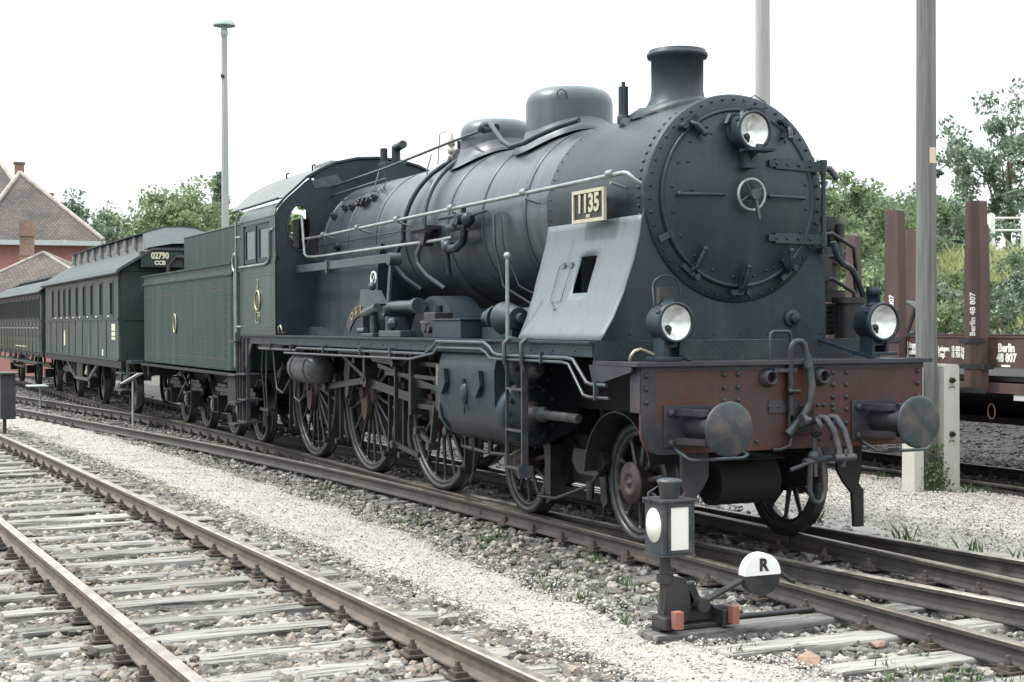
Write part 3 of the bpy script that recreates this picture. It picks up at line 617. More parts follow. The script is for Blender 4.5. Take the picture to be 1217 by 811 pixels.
d1 = dome('steam_dome', -2.80, .445, 4.235, 'boiler'); d2 = dome('sand_dome', -4.62, .42, 4.14, 'boiler')
mb = B(); a = R(-38); px = (-2.80 + .447 * math.cos(a), .447 * math.sin(a)); mb.tube([(px[0] + .01, px[1] - .04, 4.08), (px[0] + .01, px[1] - .04, 4.13), (px[0] + .02, px[1], 4.16), (px[0] + .05, px[1] + .04, 4.13), (px[0] + .05, px[1] + .04, 4.08)], .008, 6); mb.build('lifting_eye', 'black', d1)
for z in (4.05, 3.93):
    mb = B(); mb.tube([(-5.02, -.06, z), (-5.12, -.10, z - .01), (-5.12, -.2, z - .01), (-4.98, -.2, z)], .012, 6); mb.build('dome_step', 'black', d2)
mb = B(); mb.cyl((-.92, -.40, 3.66), (-.92, -.40, 3.955), .045, n=16); mb.cyl((-.92, -.40, 3.955), (-.92, -.40, 4.0), .018, n=8); mb.lathe([(.05, 3.62), (.058, 3.64), (.058, 3.68), (.05, 3.70)], (-.92, -.40, 0), (0, 0, 1), 16)
mb.tube([(-.92, -.40, 3.66), (-.90, -.41, 3.60), (-.86, -.42, 3.56), (-.80, -.43, 3.55)], .042, 12); mb.cyl((-.82, -.43, 3.55), (-.76, -.44, 3.62), .07, n=12)
mb.build('air_valve', 'smoke', loco)
mb = B(); mb.tube([(-5.75, -.10, 3.7), (-5.75, -.10, 3.9)], .018, 8); mb.lathe([(.02, 3.86), (.045, 3.88), (.045, 3.93), (.02, 3.95), (.045, 3.97), (.04, 4.02), (.02, 4.06), (.015, 4.12), (0, 4.13)], (-5.75, -.10, 0), (0, 0, 1), 12)
mb.tube([(-5.75, -.10, 4.12), (-5.80, -.14, 4.15), (-5.88, -.2, 4.12), (-5.9, -.22, 3.75)], .008, 6); mb.build('whistle', 'brass', loco)
mb = B(); mb.box(-8.3, -8.0, -.14, .16, 3.70, 4.0); mb.cyl((-8.1, .05, 3.7), (-8.1, .05, 4.22), .06, n=12); mb.cyl((-8.1, .05, 4.2), (-7.82, .05, 4.22), .055, n=12); mb.cyl((-8.22, -.08, 3.7), (-8.22, -.08, 4.2), .05, n=12); mb.build('turret_valve', 'smoke', loco, .01)
# smokebox door
mb = B(); pr = [(.745, .31), (.745, .345)]
for i in range(13):
    r_ = .725 * (1 - i / 12); pr.append((r_, .345 + .125 * (1 - (r_ / .725) ** 2.2)))
mb.lathe(pr, (0, 0, ZC), (1, 0, 0), 72, False); mb.lathe([(.715, .345), (.725, .358), (.742, .358), (.75, .345), (.75, .32)], (0, 0, ZC), (1, 0, 0), 72, False)
door = mb.build('smokebox_door', 'smoke', loco)
def dx(r): return .345 + .125 * (1 - min(1, r / .725) ** 2.2)
mb = B()
for k in range(20):
    a = 2 * PI * k / 20 + .2; r_ = .66; mb.rivet((dx(r_) , r_ * math.cos(a), ZC + r_ * math.sin(a)), (1, 0, .0), .015)
for (y, z) in ((-.5, .05), (-.52, .28), (-.3, .52), (.25, -.6), (-.1, .6)): mb.rivet((dx(math.hypot(y, z)), y, ZC + z), (1, 0, 0), .014)
mb.build('door_rivets', 'smoke', door)
mb = B(); c = (.535, .0, 2.885); mb.tube([(c[0], c[1] + .128 * math.cos(a), c[2] + .128 * math.sin(a)) for a in np.linspace(0, 2 * PI, 32, endpoint=False)], .014, 8, True)
mb.mat(1)
for k in range(4):
    a = k * PI / 2 + .5; mb.tube([c, (c[0], c[1] + .12 * math.cos(a), c[2] + .12 * math.sin(a))], .011, 6)
mb.cyl((.44, 0, 2.885), (.60, 0, 2.885), .035, n=12); mb.bar((.58, .0, 2.90), (.60, .03, 2.68), .022, .03, (1, 0, 0)); mb.cyl((.57, 0, 2.885), (.61, 0, 2.885), .045, n=12)
mb.build('handwheel', ['handrail', 'pipe'], door)
for (y0, y1) in ((-.62, -.24), (.20, .60)):
    mb = B(); z = 2.88; f = lambda y: dx(abs(y)); mb.tube([(f(y0) - .01, y0, z), (f(y0) + .04, y0, z)] + [(f(y0 + (y1 - y0) * t) + .05, y0 + (y1 - y0) * t, z) for t in np.linspace(0, 1, 8)] + [(f(y1) + .04, y1, z), (f(y1) - .01, y1, z)], .013, 8)
    mb.sphere((f(y0) + .05, y0, z), .024, 8); mb.build('door_handrail', 'smoke', door)
for z in (3.16, 2.54):
    mb = B(); w = 0
    pts = [.22 + (.84 - .22) * t for t in np.linspace(0, 1, 10)]
    for i in range(9):
        a, b = pts[i], pts[i + 1]; xa_, xb_ = dx(math.hypot(a, z - ZC)), dx(math.hypot(b, z - ZC))
        mb.obox(((xa_ + xb_) / 2 + .015, (a + b) / 2, z), (xb_ - xa_, b - a, 0), (.024, 0, 0), (0, 0, .085 - .03 * (i < 1)))
    for y in (.30, .42, .56, .70): mb.rivet((dx(math.hypot(y, z - ZC)) + .027, y, z), (1, 0, 0), .016)
    mb.cyl((.36, .84, z - .06), (.36, .84, z + .06), .03, n=10); mb.build('hinge', 'smoke', door)
mb = B(); mb.cyl((.36, .845, 2.42), (.36, .845, 3.22), .020, n=10); mb.box(.30, .38, .82, .87, 2.42, 2.47); mb.box(.30, .38, .82, .87, 3.17, 3.22); mb.build('hinge_pin', 'smoke', door)
for ang in (128, 52, 205, 232, 270, 308, 340):
    if ang in (340,): continue
    a = R(ang); c = Vector((.325, .785 * math.cos(a), ZC + .785 * math.sin(a))); inn = Vector((0, -math.cos(a), -math.sin(a))); tn = Vector((0, -math.sin(a), math.cos(a)))
    if ang == 205:
        mb = B(); mb.obox(c + Vector((.02, 0, 0)) + inn * .02, inn * .16, (.02, 0, 0), tn * .055); mb.build('clamp', 'smoke', door); continue
    mb = B(); mb.cyl(c + tn * .07, c + tn * .07 + Vector((.07, 0, 0)), .028, n=8); mb.cyl(c - tn * .07, c - tn * .07 + Vector((.05, 0, 0)), .022, n=8)
    mb.bar(c - tn * .09 + Vector((.03, 0, 0)), c + tn * .09 + Vector((.03, 0, 0)), .04, .03, (1, 0, 0)); mb.bar(c + Vector((.04, 0, 0)), c + inn * .14 + Vector((.075, 0, 0)), .03, .035, (1, 0, 0))
    sg_ = 1 if math.sin(a) < 0 else -1; hp = c + inn * .10 + Vector((.12, 0, 0)); mb.tube([c + inn * .02 + Vector((.05, 0, 0)), c + inn * .05 + Vector((.11, 0, 0)), hp + Vector((0, .03, .10 * sg_ if sg_ > 0 else -.03))], .021, 8); mb.sphere(hp + Vector((0, .03, .105 if sg_ > 0 else -.03)), .028, 8)
    mb.build('clamp', 'smoke', door)
# lamps
def lamp(x, y, z, r, leg, label, loop=False, chim=0, depth=.26):
    mb = B(); mb.lathe([(0, -depth), (r * .55, -depth), (r * .9, -depth + .03), (r * .98, -depth + .06), (r * .98, -.05), (r * 1.08, -.045), (r * 1.08, .02), (r * .93, .025), (r * .93, -.03)], (x, y, z), (1, 0, 0), 40, False)
    if chim: mb.lathe([(.055, 0), (.055, chim * .55), (.063, chim * .56), (.063, chim), (.05, chim)], (x - .12, y, z + r * .9), (0, 0, 1), 20)
    mb.lathe([(.07, 0), (.05, .03), (.05, .05)], (x - .12, y, z + r * .92), (0, 0, 1), 16)
    for a in (30, 150, 270): mb.cyl((x - .04, y + r * 1.05 * math.cos(R(a)), z + r * 1.05 * math.sin(R(a))), (x + .01, y + r * 1.1 * math.cos(R(a)), z + r * 1.1 * math.sin(R(a))), .016, n=8)
    o = mb.build('headlamp', 'smoke', loco, label=label)
    mb = B(); mb.lathe([(0, -.085), (r * .4, -.07), (r * .7, -.035), (r * .93, .0)], (x, y, z), (1, 0, 0), 32, False); mb.build('reflector', 'lens', o)
    mb = B(); mb.lathe([(.0, -.02), (.03, -.02), (.03, .0), (0, .005)], (x - .05, y - .03, z - .05), (1, 0, 0), 12); mb.tube([(x - .06, y - .03, z - r * .9), (x - .03, y - .03, z - .05)], .012, 6); mb.build('burner', 'black', o)
    if loop:
        mb = B(); mb.box(x - .17, x - .12, y - .07, y + .07, z + r, z + r + .13); mb.tube([(x - .12, y - .12, z + r * .75), (x - .13, y - .125, z + r + .12)] + [(x - .14, y + .125 * math.cos(t), z + r + .12 + .10 * math.sin(t)) for t in np.linspace(PI, 0, 9)] + [(x - .13, y + .125, z + r * .9)], .007, 6); mb.build('carrying_handle', 'black', o)
    mb = B()
    if leg:
        mb.box(x - .20, x - .03, y - .085, y - .055, z - r - leg, z - r * .75); mb.box(x - .20, x - .03, y + .055, y + .085, z - r - leg, z - r * .75); mb.box(x - .24, x + .03, y - .13, y + .13, z - r - leg - .006, z - r - leg + .02); mb.box(x - .18, x - .05, y - .055, y + .055, z - r - .05, z - r * .9)
        mb.build('lamp_bracket', 'smoke', o, .004)
    return o
lamp(.92, -.955, 1.835, .148, .14, 'round lamp on the left end of the footplate', True)
lamp(.92, 1.03, 1.835, .15, .12, 'round lamp with a chimney on the right end of the footplate', False, .16)
tl = lamp(.60, -.02, 3.405, .15, 0, 'top lamp on the smokebox door', False, 0, .24)
mb = B(); mb.box(.34, .58, -.07, .03, 3.10, 3.14); mb.box(.42, .50, -.05, .01, 3.10, 3.28); mb.bar((.44, .03, 3.2), (.62, .03, 3.28), .05, .04); mb.box(.50, .66, -.10, .16, 3.235, 3.262); mb.box(.36, .52, -.06, .09, 3.5, 3.56); mb.box(.48, .58, -.02, .09, 3.52, 3.60); mb.tube([(.54, -.07, 3.54), (.54, -.07, 3.65), (.54, .03, 3.70), (.54, .13, 3.65), (.54, .13, 3.54)], .006, 6)
mb.bar((.40, -.12, 3.55), (.46, -.20, 3.46), .03, .03); mb.build('lamp_bracket', 'smoke', tl, .004)
# buffer beam
mb = B(); pts = [(-1.335, 1.50), (-1.335, 1.00)] + [(-1.335 + .17 - .17 * math.cos(R(a)), 1.00 - .17 * math.sin(R(a))) for a in (15, 30, 45, 60, 75)] + [(-1.165, .83), (1.165, .83)] + [(1.335 - .17 + .17 * math.sin(R(a)), 1.00 - .17 * math.cos(R(a))) for a in (15, 30, 45, 60, 75)] + [(1.335, 1.0), (1.335, 1.50)]
mb.prism(pts, 1.02, 1.05, 'x'); beam = mb.build('buffer_beam', 'beam', loco, .003)
mb = B(); mb.prism([(-1.337, 1.502), (-1.337, .995), (-1.29, .90), (-1.20, .83), (-1.165, .826), (-.95, .826), (-1.00, .93), (-1.15, 1.02), (-1.21, 1.15), (-1.21, 1.502)], 1.048, 1.0535, 'x'); mb.box(.9, 1.05, -1.345, -1.332, 1.15, 1.5); mb.build('beam_edge_plate', 'beam_edge', beam)
mb = B(); mb.box(1.0, 1.058, -1.335, 1.335, 1.462, 1.503); mb.build('beam_top_angle', 'beam_edge', beam)
mb = B()
for y in (-1.29, -.60, -.47, .43, .56, 1.28):
    for z in (1.43, 1.33, 1.23) + ((1.13, 1.02, .93) if abs(y) < 1.2 and y > 0 else ()): mb.rivet((1.052, y, z), (1, 0, 0), .022)
for y in (-.18, -.10, .06, .12, .20, .28, .34, .42): mb.rivet((1.052, y, 1.17), (1, 0, 0), .020)
for y in (.30, .42, .55, .7, .9): mb.rivet((1.052, y, .90), (1, 0, 0), .019)
mb.box(1.05, 1.062, -.19, .08, 1.12, 1.22)
for y in (-.62, -.30): mb.rivet((1.052, y, .90), (1, 0, 0), .019)
mb.build('beam_rivets', 'beam_edge', beam)
for y in (-.20, .30):
    mb = B(); mb.lathe([(.075, 0), (.075, .02), (.058, .03), (.055, .075), (.045, .075), (.040, .0)], (1.052, y, 1.40), (1, 0, 0), 24, False); mb.build('pipe_socket', 'beam_edge', beam)
for s, y in ((-1, -.875), (1, .875)):
    mb = B(); mb.box(1.052, 1.068, y - .27, y + .17, .88, 1.20)
    mb.lathe([(.115, .06), (.10, .15), (.085, .24), (.075, .38), (.085, .385), (.085, .41), (.055, .415), (.055, .50)], (1.0, y, 1.045), (1, 0, 0), 32)
    for dz in (-.115, .105):
        mb.obox((1.19, y - .10, 1.045 + dz), (.25, .12, 0), (-.02, .05, 0), (0, 0, .05)); mb.obox((1.19, y + .10, 1.045 + dz), (.25, -.12, 0), (.02, .05, 0), (0, 0, .05))
    for (a, b) in ((-.21, .1), (-.21, -.13), (.13, .1), (.13, -.13)): mb.lathe([(.03, 0), (.03, .015), (.018, .03), (0, .033)], (1.068, y + a, 1.045 + b), (1, 0, 0), 8)
    o = mb.build('buffer', 'beam_edge', loco, .003)
    mb = B(); cv = .035 if s < 0 else .01; mb.lathe([(.05, -.035), (.19, -.028), (.205, -.02), (.207, -.008), (.20, 0)] + [(.20 * (1 - i / 8), cv * (1 - (1 - i / 8) ** 2)) for i in range(1, 9)], (1.565, y, 1.045), (1, 0, 0), 56, False)
    M['bufhead'] = M.get('bufhead') or mat('buffer_head', (.042, .052, .06), .48, .3, .3, 7, .1, 30, dirt_or_sheen=(.14, .09, .065), dirt_or_sheen_amt=.6, dscale=6)
    mb.build('buffer_head', 'bufhead', o)
    mb = B(); y0, y1 = y - .18, y + .35
    mb.tube([(1.04, y0, .90), (1.10, y0, .86), (1.22, y0 + .04, .80), (1.26, y0 + .08, .795), (1.28, y1 - .05, .80), (1.27, y1, .82), (1.12, y1 - .03, .87), (1.05, y1 - .05, .90)], .014, 8); mb.build('shunter_handrail', 'pipe', loco)
# coupling
mb = B(); mb.box(1.05, 1.09, .02, .22, .95, 1.17); mb.cyl((1.05, .12, 1.06), (1.22, .12, 1.06), .035, n=12)
mb.tube([(1.22, .12, 1.06), (1.28, .12, 1.06), (1.31, .12, 1.02), (1.30, .12, .97), (1.25, .12, .95), (1.22, .12, .96)], .026, 10)
mb.build('draw_hook', 'oily', loco)
mb = B(); mb.cyl((1.20, .04, 1.06), (1.20, .30, 1.06), .03, n=12); mb.cyl((1.20, .02, 1.06), (1.20, .06, 1.06), .048, n=12)
for y in (.19, .29):
    mb.tube([(1.20, y, 1.08), (1.25, y + .02, 1.08), (1.30, y + .06, .98), (1.33, y + .09, .84), (1.35, y + .08, .78)], .029, 8); mb.cyl((1.34, y + .05, .77), (1.36, y + .11, .77), .035, n=10)
mb.cyl((1.35, .22, .77), (1.35, .42, .77), .028, n=10); mb.cyl((1.35, .30, .70), (1.36, .33, .84), .02, n=8)
mb.tube([(1.22, .12, .98), (1.22, .13, .80), (1.23, .13, .62)], .018, 8)
mb.tube([(1.22, .09, .74), (1.22, .08, .52), (1.22, .11, .43), (1.22, .16, .41), (1.22, .20, .43), (1.22, .23, .52), (1.22, .21, .74)], .022, 8)
mb.cyl((1.22, .03, .74), (1.22, .28, .76), .028, n=10); mb.tube([(1.22, -.10, .68), (1.24, .15, .76)], .018, 8); mb.sphere((1.22, .12, .78), .05, 10)
mb.build('screw_coupling', 'bufhead', loco)
mb = B(); mb.box(1.06, 1.10, -.16, .05, 1.44, 1.47); P = [(1.085, -.005, 1.10), (1.085, -.005, 1.50), (1.09, -.005, 1.60)] + [(1.10, .06 - .065 * math.cos(R(a)), 1.62 + .065 * math.sin(R(a))) for a in (30, 60, 90, 120, 150)] + [(1.11, .135, 1.56)]
mb.tube(P, .026, 10); mb.build('brake_pipe', 'beam_edge', loco)
mb = B(); mb.tube([(1.11, .135, 1.57), (1.12, .155, 1.46), (1.13, .165, 1.34), (1.13, .15, 1.20), (1.12, .10, 1.10), (1.11, .0, 1.0), (1.11, -.05, .95)], .033, 12); mb.cyl((1.11, .135, 1.53), (1.12, .145, 1.47), .040, n=12); mb.build('brake_hose', 'bufhead', loco)
mb = B(); mb.tube([(1.09, -.02, 1.45), (1.09, -.02, .98), (1.10, .0, .94), (1.10, -.02, .86), (1.09, -.10, .83), (1.07, -.16, .83)], .017, 8); mb.sphere((1.10, -.02, 1.29), .035, 8); mb.cyl((1.13, -.06, 1.29), (1.13, .05, 1.29), .02, n=8); mb.sphere((1.11, -.02, .96), .035, 8); mb.build('heating_pipe', 'oily', loco)
for s in (-1, 1):
    mb = B(); mb.prism([(.62 * s, .95), (.86 * s, .95), (.86 * s, .62), (.83 * s, .50), (.88 * s, .44), (.88 * s, .14), (.79 * s, .14), (.77 * s, .42), (.68 * s, .52), (.62 * s, .62)], .82, .86, 'x'); mb.build('guard_iron', 'beam_edge' if s < 0 else 'under', loco, .003)
mb = B(); mb.tube([(.98, -.12, 1.53), (.98, -.12, 1.74), (.98, -.10, 1.76), (.98, .05, 1.76), (.98, .07, 1.74), (.98, .07, 1.53)], .015, 8); mb.build('front_handrail', 'smoke', loco)
mb = B(); mb.tube([(.78, -1.28, 1.545), (.80, -1.28, 1.58), (.80, -1.25, 1.615), (.80, -1.20, 1.63), (.80, -1.14, 1.61), (.80, -1.08, 1.585)], .013, 8); mb.build('foot_hoop', 'brass', loco)

# wheels
def wheel(x, s, r, nsp, yc=.72, hub=.16, cw=None, par=None, hubm='spoke', boss=.0, red=0):
    par = par or loco; yo, yi = s * .79, s * .66; mb = B(); tw = .065
    # tyre with flange on the inner side, bright outer face
    ax = (0, s, 0); mb.lathe([(r - tw, .665), (r + .028, .66), (r + .030, .675), (r + .015, .692), (r + .003, .70), (r, .78), (r - .006, .79), (r - tw, .79), (r - tw, .665)], (x, 0, r), ax, 64, False)
    w = mb.build('wheel', 'tyre', par)
    mb = B(); mb.lathe([(r - tw - .001, .68), (r - tw - .001, .78), (r - tw - .045, .765), (r - tw - .045, .69), (r - tw - .001, .68)], (x, 0, r), ax, 64, False)
    ri = r - tw - .04
    for k in range(nsp):
        a = 2 * PI * (k + .35) / nsp; d = Vector((math.cos(a), 0, math.sin(a))); c = Vector((x, 0, r))
        p0 = c + d * (hub * .8) + Vector((0, s * .75, 0)); p1 = c + d * ri + Vector((0, s * .725, 0)); t = Vector((-d.z, 0, d.x))
        for (q0, q1, w0, w1) in ((p0, p1, .03 if r < .7 else .034, .021),):
            V = []
            for (q, ww) in ((q0, ww0 := w0), (q1, w1)):
                for j in range(8):
                    b = 2 * PI * j / 8; V.append(q + t * (ww * math.cos(b)) + Vector((0, ww * .7 * math.sin(b), 0)))
            mb.add(V, [(j, (j + 1) % 8, 8 + (j + 1) % 8, 8 + j) for j in range(8)], True)
        mb.sphere(p1, .033, 8)
    if cw is not None:
        a0, wd = cw; n = 14; V = []
        for yy in (s * .70, s * .785):
            for i in range(n + 1):
                a = a0 - wd + 2 * wd * i / n; V.append((x + ri * math.cos(a), yy, r + ri * math.sin(a)))
            for i in range(n + 1):
                a = a0 - wd + 2 * wd * i / n; q = ri * (.98 - .30 * math.cos((i / n - .5) * PI)); V.append((x + q * math.cos(a), yy, r + q * math.sin(a)))
        m1 = n + 1; F_ = []
        for b in (0, 2 * m1):
            for i in range(n): F_.append((b + i, b + i + 1, b + m1 + i + 1, b + m1 + i))
        for i in range(n): F_ += [(i, i + 1, 2 * m1 + i + 1, 2 * m1 + i), (m1 + i, m1 + i + 1, 3 * m1 + i + 1, 3 * m1 + i)]
        mb.add(V, F_)
    mb.build('spokes', 'spoke', w)
    mb = B(); mb.lathe([(hub, .69), (hub, .80), (hub * .9, .815), (hub * .62, .82), (hub * .6, .84), (hub * .3, .845), (hub * .28, .83), (0, .83)] if not red else [(hub, .69), (hub * 1.05, .80), (hub * 1.25, .83), (hub * 1.25, .85), (hub * .85, .855), (hub * .83, .862), (hub * .5, .865), (hub * .48, .858), (0.02, .858), (.02, .875), (0, .88)], (x, 0, r), ax, 32, False)
    if boss:
        mb.prism([(x + q[0], r + q[1]) for q in [(.12 * math.cos(R(a)), -.10 + .25 * math.sin(R(a))) for a in range(0, 360, 20)]], s * .79, s * .86)
        mb.cyl((x, s * .8, r - .0), (x, s * .90, r - .0), .075, n=20)
    mb.build('hub', 'hubred' if (red or boss) else hubm, w)
    return w
WX = (0, -2.2, -4.45, -6.8, -9.15)
for s in (-1, 1):
    for x in WX[:2]: wheel(x, s, .5, 10, hub=.14, red=1)
    for i, x in enumerate(WX[2:]): wheel(x, s, .99, 19, hub=.19, cw=(R((160, 165, 150)[i]), R(30)) if i < 2 else (R(150), R(28)), boss=1)
mb = B()
for x in WX: mb.cyl((x, -.68, .5 if x > -3 else .99), (x, .68, .5 if x > -3 else .99), .09, n=16)
mb.build('axles', 'under', loco)
# mudguard over the leading wheel, brake blocks, sand pipes, bogie details
for s in (-1, 1):
    mb = B(); mb.sheet([(0 + .60 * math.cos(R(a)), .50 + .60 * math.sin(R(a))) for a in np.linspace(20, 175, 20)], s * .98, s * .70, .012, 'y'); mb.build('wheel_guard', 'black', loco)
    for x, r in ((-4.45, .99), (-6.8, .99), (-9.15, .99)):
        mb = B(); cx = x - r * .80 - .12
        mb.bar((cx + .03, s * .86, 1.25), (cx, s * .86, .30), .035, .05, (0, 1, 0)); mb.prism([(x + (r + .03) * math.cos(R(a)), .99 + (r + .03) * math.sin(R(a))) for a in (190, 200, 210, 220)] + [(x + (r + .12) * math.cos(R(a)), .99 + (r + .12) * math.sin(R(a))) for a in (220, 210, 200, 190)], s * .68, s * .80)
        mb.cyl((cx, s * .80, .32), (cx, s * .94, .32), .04, n=10); mb.cyl((cx + .02, s * .82, 1.2), (cx + .02, s * .93, 1.2), .04, n=10); mb.build('brake_hanger', 'black', loco, .004); mb = B()
        mb.bar((x + r * .93 + .08, s * .87, 1.2), (x + r * .93 + .03, s * .87, .28), .035, .045, (0, 1, 0)); mb.cyl((x + r * .93 + .03, s * .82, .3), (x + r * .93 + .03, s * .95, .3), .04, n=10)
        mb.build('brake_hanger', 'black', loco, .004)
    mb = B(); mb.prism([(-1.02, .72), (-.48, .72), (-.42, .62), (-.55, .50), (-.95, .50), (-1.06, .6)], s * .80, s * .86); mb.tube([(-.5, s * .87, .55), (-.62, s * .90, .42), (-1.3, s * .90, .24), (-1.7, s * .88, .22)], .018, 8); mb.cyl((-.62, s * .90, .46), (-.62, s * .90, .30), .035, n=10)
    mb.prism([(-.66, .62), (-.55, .62), (-.50, .28), (-.58, .22), (-.62, .3)], s * .70, s * .80)
    mb.prism([(-1.62, .72), (-1.50, .72), (-1.50, .2), (-1.58, .16), (-1.62, .3)], s * .70, s * .86)
    mb.build('bogie_brake', 'oily', loco, .003)
    mb = B(); mb.tube([(-3.05, s * .95, 1.1), (-3.1, s * .93, .8), (-3.2, s * .90, .45), (-3.35, s * .85, .28), (-3.55, s * .80, .18)], .015, 8); mb.build('sand_pipe', 'pipe', loco)
# cylinders
for s in (-1, 1):
    mb = B(); pr = [(s * .58, 1.64), (s * 1.22, 1.64), (s * 1.34, 1.61), (s * 1.40, 1.52), (s * 1.425, 1.40), (s * 1.42, 1.1), (s * 1.38, .92), (s * 1.27, .76), (s * 1.12, .70), (s * .95, .70), (s * .58, .85)]
    mb.prism(pr, -2.86, -1.50, 'x', True)
    o = mb.build('cylinder', 'smoke', loco, .02)
    mb = B()
    for x in (-2.72, -1.86): mb = B(); mb.prism([(x - .05, 1.36), (x + .10, 1.40), (x + .13, 1.26), (x + .02, 1.14), (x - .07, 1.18)], s * 1.43, s * 1.47); mb.build('cylinder_bracket', 'smoke', o, .006)
    mb = B(); mb.sphere((-2.2, s * 1.425, 1.17), .09, 14, (.8, .45, 1.2)); mb.cyl((-2.2, s * 1.43, 1.05), (-2.2, s * 1.43, .97), .012, n=6); mb.cyl((-2.2, s * 1.43, 1.26), (-2.2, s * 1.43, 1.31), .025, n=8); mb.build('relief_valve', 'smoke', o)
    for (z, y, r, nb) in ((1.42, 1.10, .215, 10), (1.02, 1.12, .295, 12)):
        for (xa_, xb_, d) in ((-1.50, -1.36, 1), (-2.86, -2.95, -1)):
            mb = B(); mb.lathe([(r, 0), (r, abs(xb_ - xa_) - .02), (r * .95, abs(xb_ - xa_)), (r * .55, abs(xb_ - xa_) + .005), (r * .5, abs(xb_ - xa_) + .03), (.05, abs(xb_ - xa_) + .035)], (xa_, s * y, z), (d, 0, 0), 36)
            for k in range(nb):
                a = 2 * PI * k / nb; mb.lathe([(.022, 0), (.022, .03), (0, .032)], (xb_, s * y + r * .8 * math.cos(a), z + r * .8 * math.sin(a)), (d, 0, 0), 6, False, False)
            mb.build('cylinder_cover', 'smoke', o)
    mb = B(); mb.lathe([(.11, 0), (.11, .03), (.07, .05), (.055, .22), (.07, .23), (.07, .26), (.042, .27), (.042, .92), (.035, .93)], (-1.34, s * 1.12, 1.02), (1, 0, 0), 20); mb.build('piston_rod_tube', 'bufhead', o)
    mb = B(); mb.lathe([(.09, 0), (.09, .03), (.06, .04), (.06, .12), (.045, .13)], (-1.34, s * 1.10, 1.42), (1, 0, 0), 20); mb.build('valve_spindle_guide', 'bufhead', o)
    mb = B(); mb.tube([(-2.8, s * 1.2, .70), (-2.8, s * 1.2, .62), (-2.2, s * 1.2, .60), (-1.6, s * 1.2, .62), (-1.5, s * 1.15, .68)], .018, 8)
    for x in (-2.5, -2.1, -1.7): mb.cyl((x, s * 1.2, .72), (x, s * 1.2, .60), .03, n=8)
    mb.build('drain_cocks', 'oily', o)
